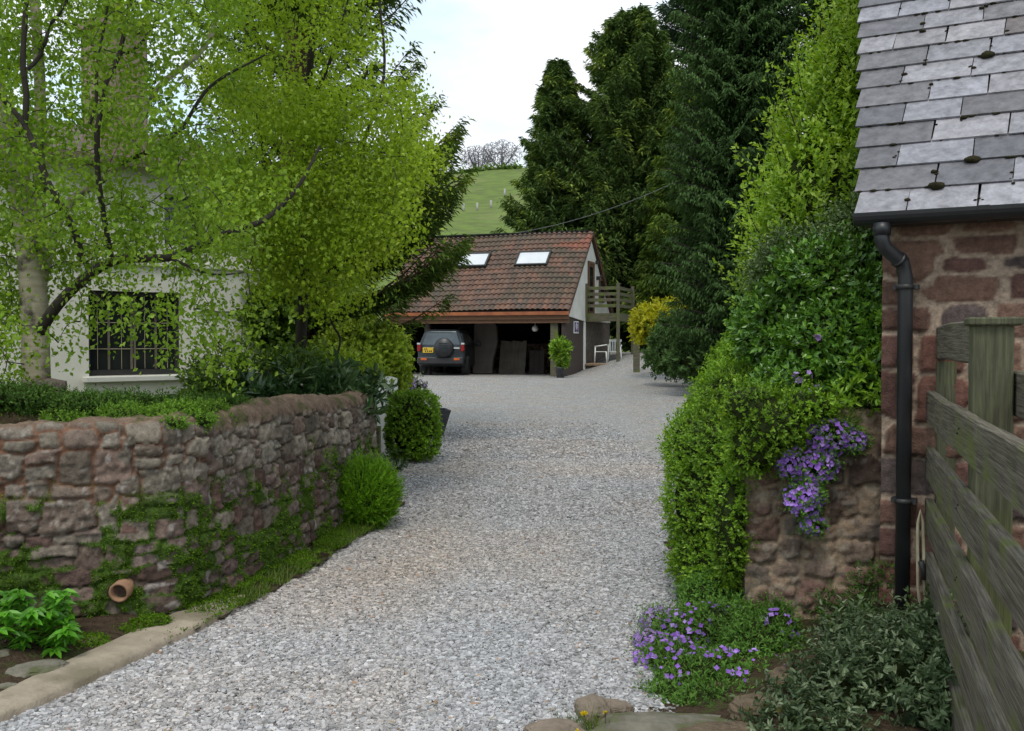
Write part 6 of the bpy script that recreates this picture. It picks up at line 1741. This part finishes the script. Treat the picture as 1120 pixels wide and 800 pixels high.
# long whippy shoots with leaves
wl, wr, WP, WD = [], [], [], []
for (x0, y0, x1, y1, D_) in ((860, 240, 805, 163, 6.5), (850, 280, 812, 205, 6.4), (880, 170, 843, 72, 6.6), (890, 120, 870, 50, 6.7), (905, 80, 905, -10, 6.9), (870, 210, 838, 130, 6.5), (845, 320, 812, 290, 6.3), (925, 60, 930, -30, 7.0), (860, 200, 850, 110, 6.6), (900, 110, 885, 60, 6.8), (840, 300, 806, 240, 6.4)):
    a, b_ = np.array(at(x0, y0, D_)), np.array(at(x1, y1, D_ - .1)); pl = resample([a, (a + b_) / 2 + rng.normal(size=3) * .05, b_], .05)
    wl.append(pl); wr.append(np.linspace(.006, .002, len(pl)))
    for p_ in pl[1:]:
        for q in range(7): WP.append(p_ + rng.normal(size=3) * .012); WD.append(nrm(nrm(b_ - a) * .5 + rng.normal(size=3) * .6))
tubes_mesh('shoots', wl, wr, M['bark_dark'], pr_o, 4, origin=tuple(pr_o.location))
WP, WD = np.array(WP), np.array(WD); foliage('shoot_leaves', WP, WD, rdir(len(WP), rng), .04, .02, L['privet'], pr_o, 'diamond', .4 + .6 * rng.random(len(WP)), origin=tuple(pr_o.location))
shrub('small_leaved_shrub', 'grey-green small-leaved shrub between privet and glossy evergreen', 'shrub', [Bl(885, 285, 5.9, .3, .3, .17), Bl(930, 262, 5.7, .16, .25, .2), Bl(848, 300, 6.0, .16, .25, .16)], L['cotoneaster'], 1900, 11, .12, .02, .012, up=.4, wild=.8, lump=.3, freq=5, inner=.2, corescale=.7)
# scattered mauve flowers of a climber on the hedge
fl = [at(x, y, 5.05) for x, y in ((892, 370), (866, 432), (872, 412), (884, 410), (840, 442), (856, 424), (895, 424), (846, 440), (800, 592), (802, 596), (860, 425), (880, 428))]
fr_ = empty('climbing_flowers', fl[0], 0, 'few pale mauve flowers scattered in the glossy evergreen and hedge', 'flowers')
flowers(fr_, 'petals', [(tuple(p), (.02, .02, .02)) for p in fl], 30, L['lilac'], .018, tuple(fl[0]), rng, 5)
# purple aubrieta hanging on the wall
ab = [Bl(905, 478, 4.88, .15, .08, .085), Bl(888, 510, 4.86, .12, .07, .08), Bl(880, 545, 4.84, .09, .06, .09), Bl(890, 575, 4.85, .06, .05, .04), Bl(865, 505, 4.85, .07, .06, .08), Bl(930, 482, 4.88, .08, .07, .05)]
flower_shrub('hanging_aubrieta', 'purple aubrieta in full flower hanging on the reddish wall', ab, 1500, 9, .045, .016, .007, L['aubrieta'], 1100, L['purple'], .0135, corescale=.5, up=-.1, wild=.8)
shrub('wall_grass', 'soft green tuft on the wall top above the purple flowers', 'plant', [Bl(918, 462, 4.95, .09, .08, .06)], L['grass'], 220, 8, .08, .04, .004, corescale=0, up=.8)
# green mat and aubrieta on the ground
gb_ = [Bl(760, 690, 4.95, .2, .2, .1), Bl(800, 690, 4.85, .22, .22, .13), Bl(830, 705, 4.6, .18, .18, .12), Bl(775, 735, 4.4, .24, .22, .08), Bl(820, 745, 4.35, .2, .2, .09), Bl(738, 720, 4.6, .15, .16, .06), Bl(785, 655, 5.2, .2, .2, .12), Bl(850, 690, 4.7, .1, .12, .14), Bl(790, 765, 4.1, .2, .14, .05), Bl(745, 760, 4.2, .16, .14, .05), Bl(835, 762, 4.2, .14, .12, .06)]
flower_shrub('ground_aubrieta', 'spreading green mat with purple and lilac flowers at the edge of the gravel', gb_, 5600, 9, .05, .02, .006, L['aubrieta'], 620, L['purple'], .0125, corescale=.85, up=.5, wild=.8,
             fblobs=[Bl(775, 735, 4.35, .25, .2, .1), Bl(820, 740, 4.3, .2, .18, .11), Bl(732, 716, 4.6, .15, .15, .09), Bl(850, 700, 4.6, .1, .1, .16), Bl(735, 740, 4.35, .1, .1, .08), Bl(775, 690, 4.9, .25, .2, .14), Bl(730, 720, 4.55, .16, .16, .09)])
flower_shrub('lilac_clump', 'pale lilac flower clump spilling onto the gravel', [Bl(722, 680, 5.1, .1, .14, .07), Bl(712, 702, 4.85, .09, .12, .05), Bl(705, 725, 4.65, .07, .12, .04), Bl(712, 745, 4.45, .07, .1, .04)], 560, 8, .05, .014, .006, L['aubrieta'], 900, L['lilac'], .012, corescale=.5)
# dark variegated shrub bottom right
vb = [Bl(960, 760, 3.9, .3, .3, .2), Bl(1010, 735, 3.9, .2, .25, .18), Bl(900, 780, 3.8, .22, .25, .12), Bl(1030, 780, 3.6, .16, .2, .2), Bl(950, 710, 4.25, .14, .2, .12), Bl(980, 700, 4.3, .16, .2, .12), Bl(925, 700, 4.4, .1, .12, .1), Bl(880, 800, 3.6, .2, .2, .1), Bl(1030, 690, 4.1, .08, .1, .12)]
shrub('variegated_shrub', 'grey-green holly-like shrub at the bottom right below the downpipe', 'shrub', vb, L['grey'], 2400, 9, .1, .028, .012, up=.5, wild=.9, lump=.35, freq=6, inner=.35, corescale=.55, shape='leaf', curl=.2)
shrub('wall_ivy', 'dark feathery weeds growing up the wall beside the downpipe', 'plant', [Bl(945, 650, 4.75, .1, .06, .16), Bl(910, 665, 4.78, .1, .05, .1), Bl(970, 640, 4.72, .05, .04, .2), Bl(890, 720, 4.6, .12, .08, .08)], L['heath'], 420, 10, .09, .018, .006, corescale=0, up=.6, wild=.9, inner=.5)
rng = np.random.default_rng(22)
# upright sprig by the cane
shrub('holly_sprig', 'thin upright green sprig growing in front of the bent cane', 'plant', [Bl(1004, 672, 4.3, .05, .05, .08), Bl(1024, 660, 4.25, .05, .05, .04), Bl(1030, 650, 4.25, .03, .03, .03)], L['cotoneaster'], 45, 8, .09, .03, .014, corescale=0, up=.8)
# stones at the bottom
gs = 'flat stones edging the gravel at the bottom'
rock('edging_stone', onz(648, 778, .03), (.06, .1, .05), 7, surf('pink_stone', (.23, .18, .14), (.15, .12, .09), scale=9, rough=1, bump=.6, bscale=40), 'small pinkish stone behind the yellow dandelion', 'stone', group=gs, rz=.2)
rock('edging_stone', onz(672, 777, .02), (.075, .06, .035), 8, bpy.data.materials['pink_stone'], 'rounded pink-brown stone right of the small upright one', 'stone', group=gs, rz=-.1)
rock('edging_stone', onz(735, 800, .02), (.3, .12, .045), 9, M['flag'], 'long flat grey-green slab at the bottom edge', 'stone', group=gs, rz=-.12)
rock('edging_stone', onz(608, 803, .02), (.12, .08, .04), 10, bpy.data.materials['pink_stone'], 'brown stone at the bottom edge left of the dandelion', 'stone', group=gs, rz=.1)
rock('edging_stone', onz(828, 778, .08), (.1, .09, .06), 11, M['moss_rock'], 'mossy brown rock beside the purple flowers and the holly-like shrub', 'stone', group=gs, rz=.4)
rock('edging_stone', onz(858, 752, .08), (.07, .07, .07), 12, M['moss_rock'], 'small mossy rock under the holly-like shrub', 'stone', group=gs, rz=.9)
rock('edging_stone', onz(790, 812, .05), (.16, .1, .05), 13, M['moss_rock'], 'dark mossy stone at the bottom edge below the purple flowers', 'stone', group=gs, rz=.1)
# dandelion
dn = empty('dandelion', onz(645, 800), 0, 'yellow dandelions in grass among the bottom edge stones', 'flowers')
oy = tuple(dn.location)
heads = [at(639, 782, 3.72), at(662, 780, 3.75), at(632, 800, 3.6)]
for i, hpt in enumerate(heads):
    k_ = 60 if i == 0 else 24
    a = rng.random(k_) * 2 * PI; e_ = rng.random(k_) * 1.1 + .1
    D = np.stack([np.cos(a) * np.cos(e_), np.sin(a) * np.cos(e_), np.sin(e_)], 1)
    foliage('flower_head', np.repeat(np.array(hpt)[None], k_, 0), D, rdir(k_, rng), .018 if i == 0 else .011, .006, L['yellow'], dn, origin=oy)
tubes_mesh('stems', [np.array([(hp.x, hp.y, 0), tuple(hp)]) for hp in heads], [np.array([.002, .002])] * 3, M['moss_rock'], dn, 5, origin=oy)
n = 160; P = np.array(onz(645, 800)) + rng.normal(size=(n, 3)) * np.array([.05, .04, 0]); D = nrm(rdir(n, rng) * .5 + np.array([0, 0, .8]))
foliage('grass_blades', P, D, rdir(n, rng), .05 + .07 * rng.random(n), .004, L['grass'], dn, 'blade', curl=.3, origin=oy)
# leaf litter and scattered leaves on the gravel
n = 260; y = 3.6 + 6 * rng.random(n) ** 1.4; x = -1.6 + 2.6 * rng.random(n); k = (x > drive_left(y)) & (x < drive_right(y)); x, y = x[k], y[k]
P = np.stack([x, y, gz(x, y) + .024], 1); D = nrm(rdir(len(P), rng) * np.array([1, 1, .2])); N = nrm(np.array([0, 0, 1.]) + rdir(len(P), rng) * .3)
lm = leafmat('dead_leaf', (.16, .1, .05), (.26, .17, .09), (.3, .25, .12), trans=.1)
tag(foliage('leaf_litter', P, D, N, .018 + .012 * rng.random(len(P)), .01, lm, None, 'leaf'), 'scattered brown leaf scraps on the gravel', 'leaf litter', kind='stuff')
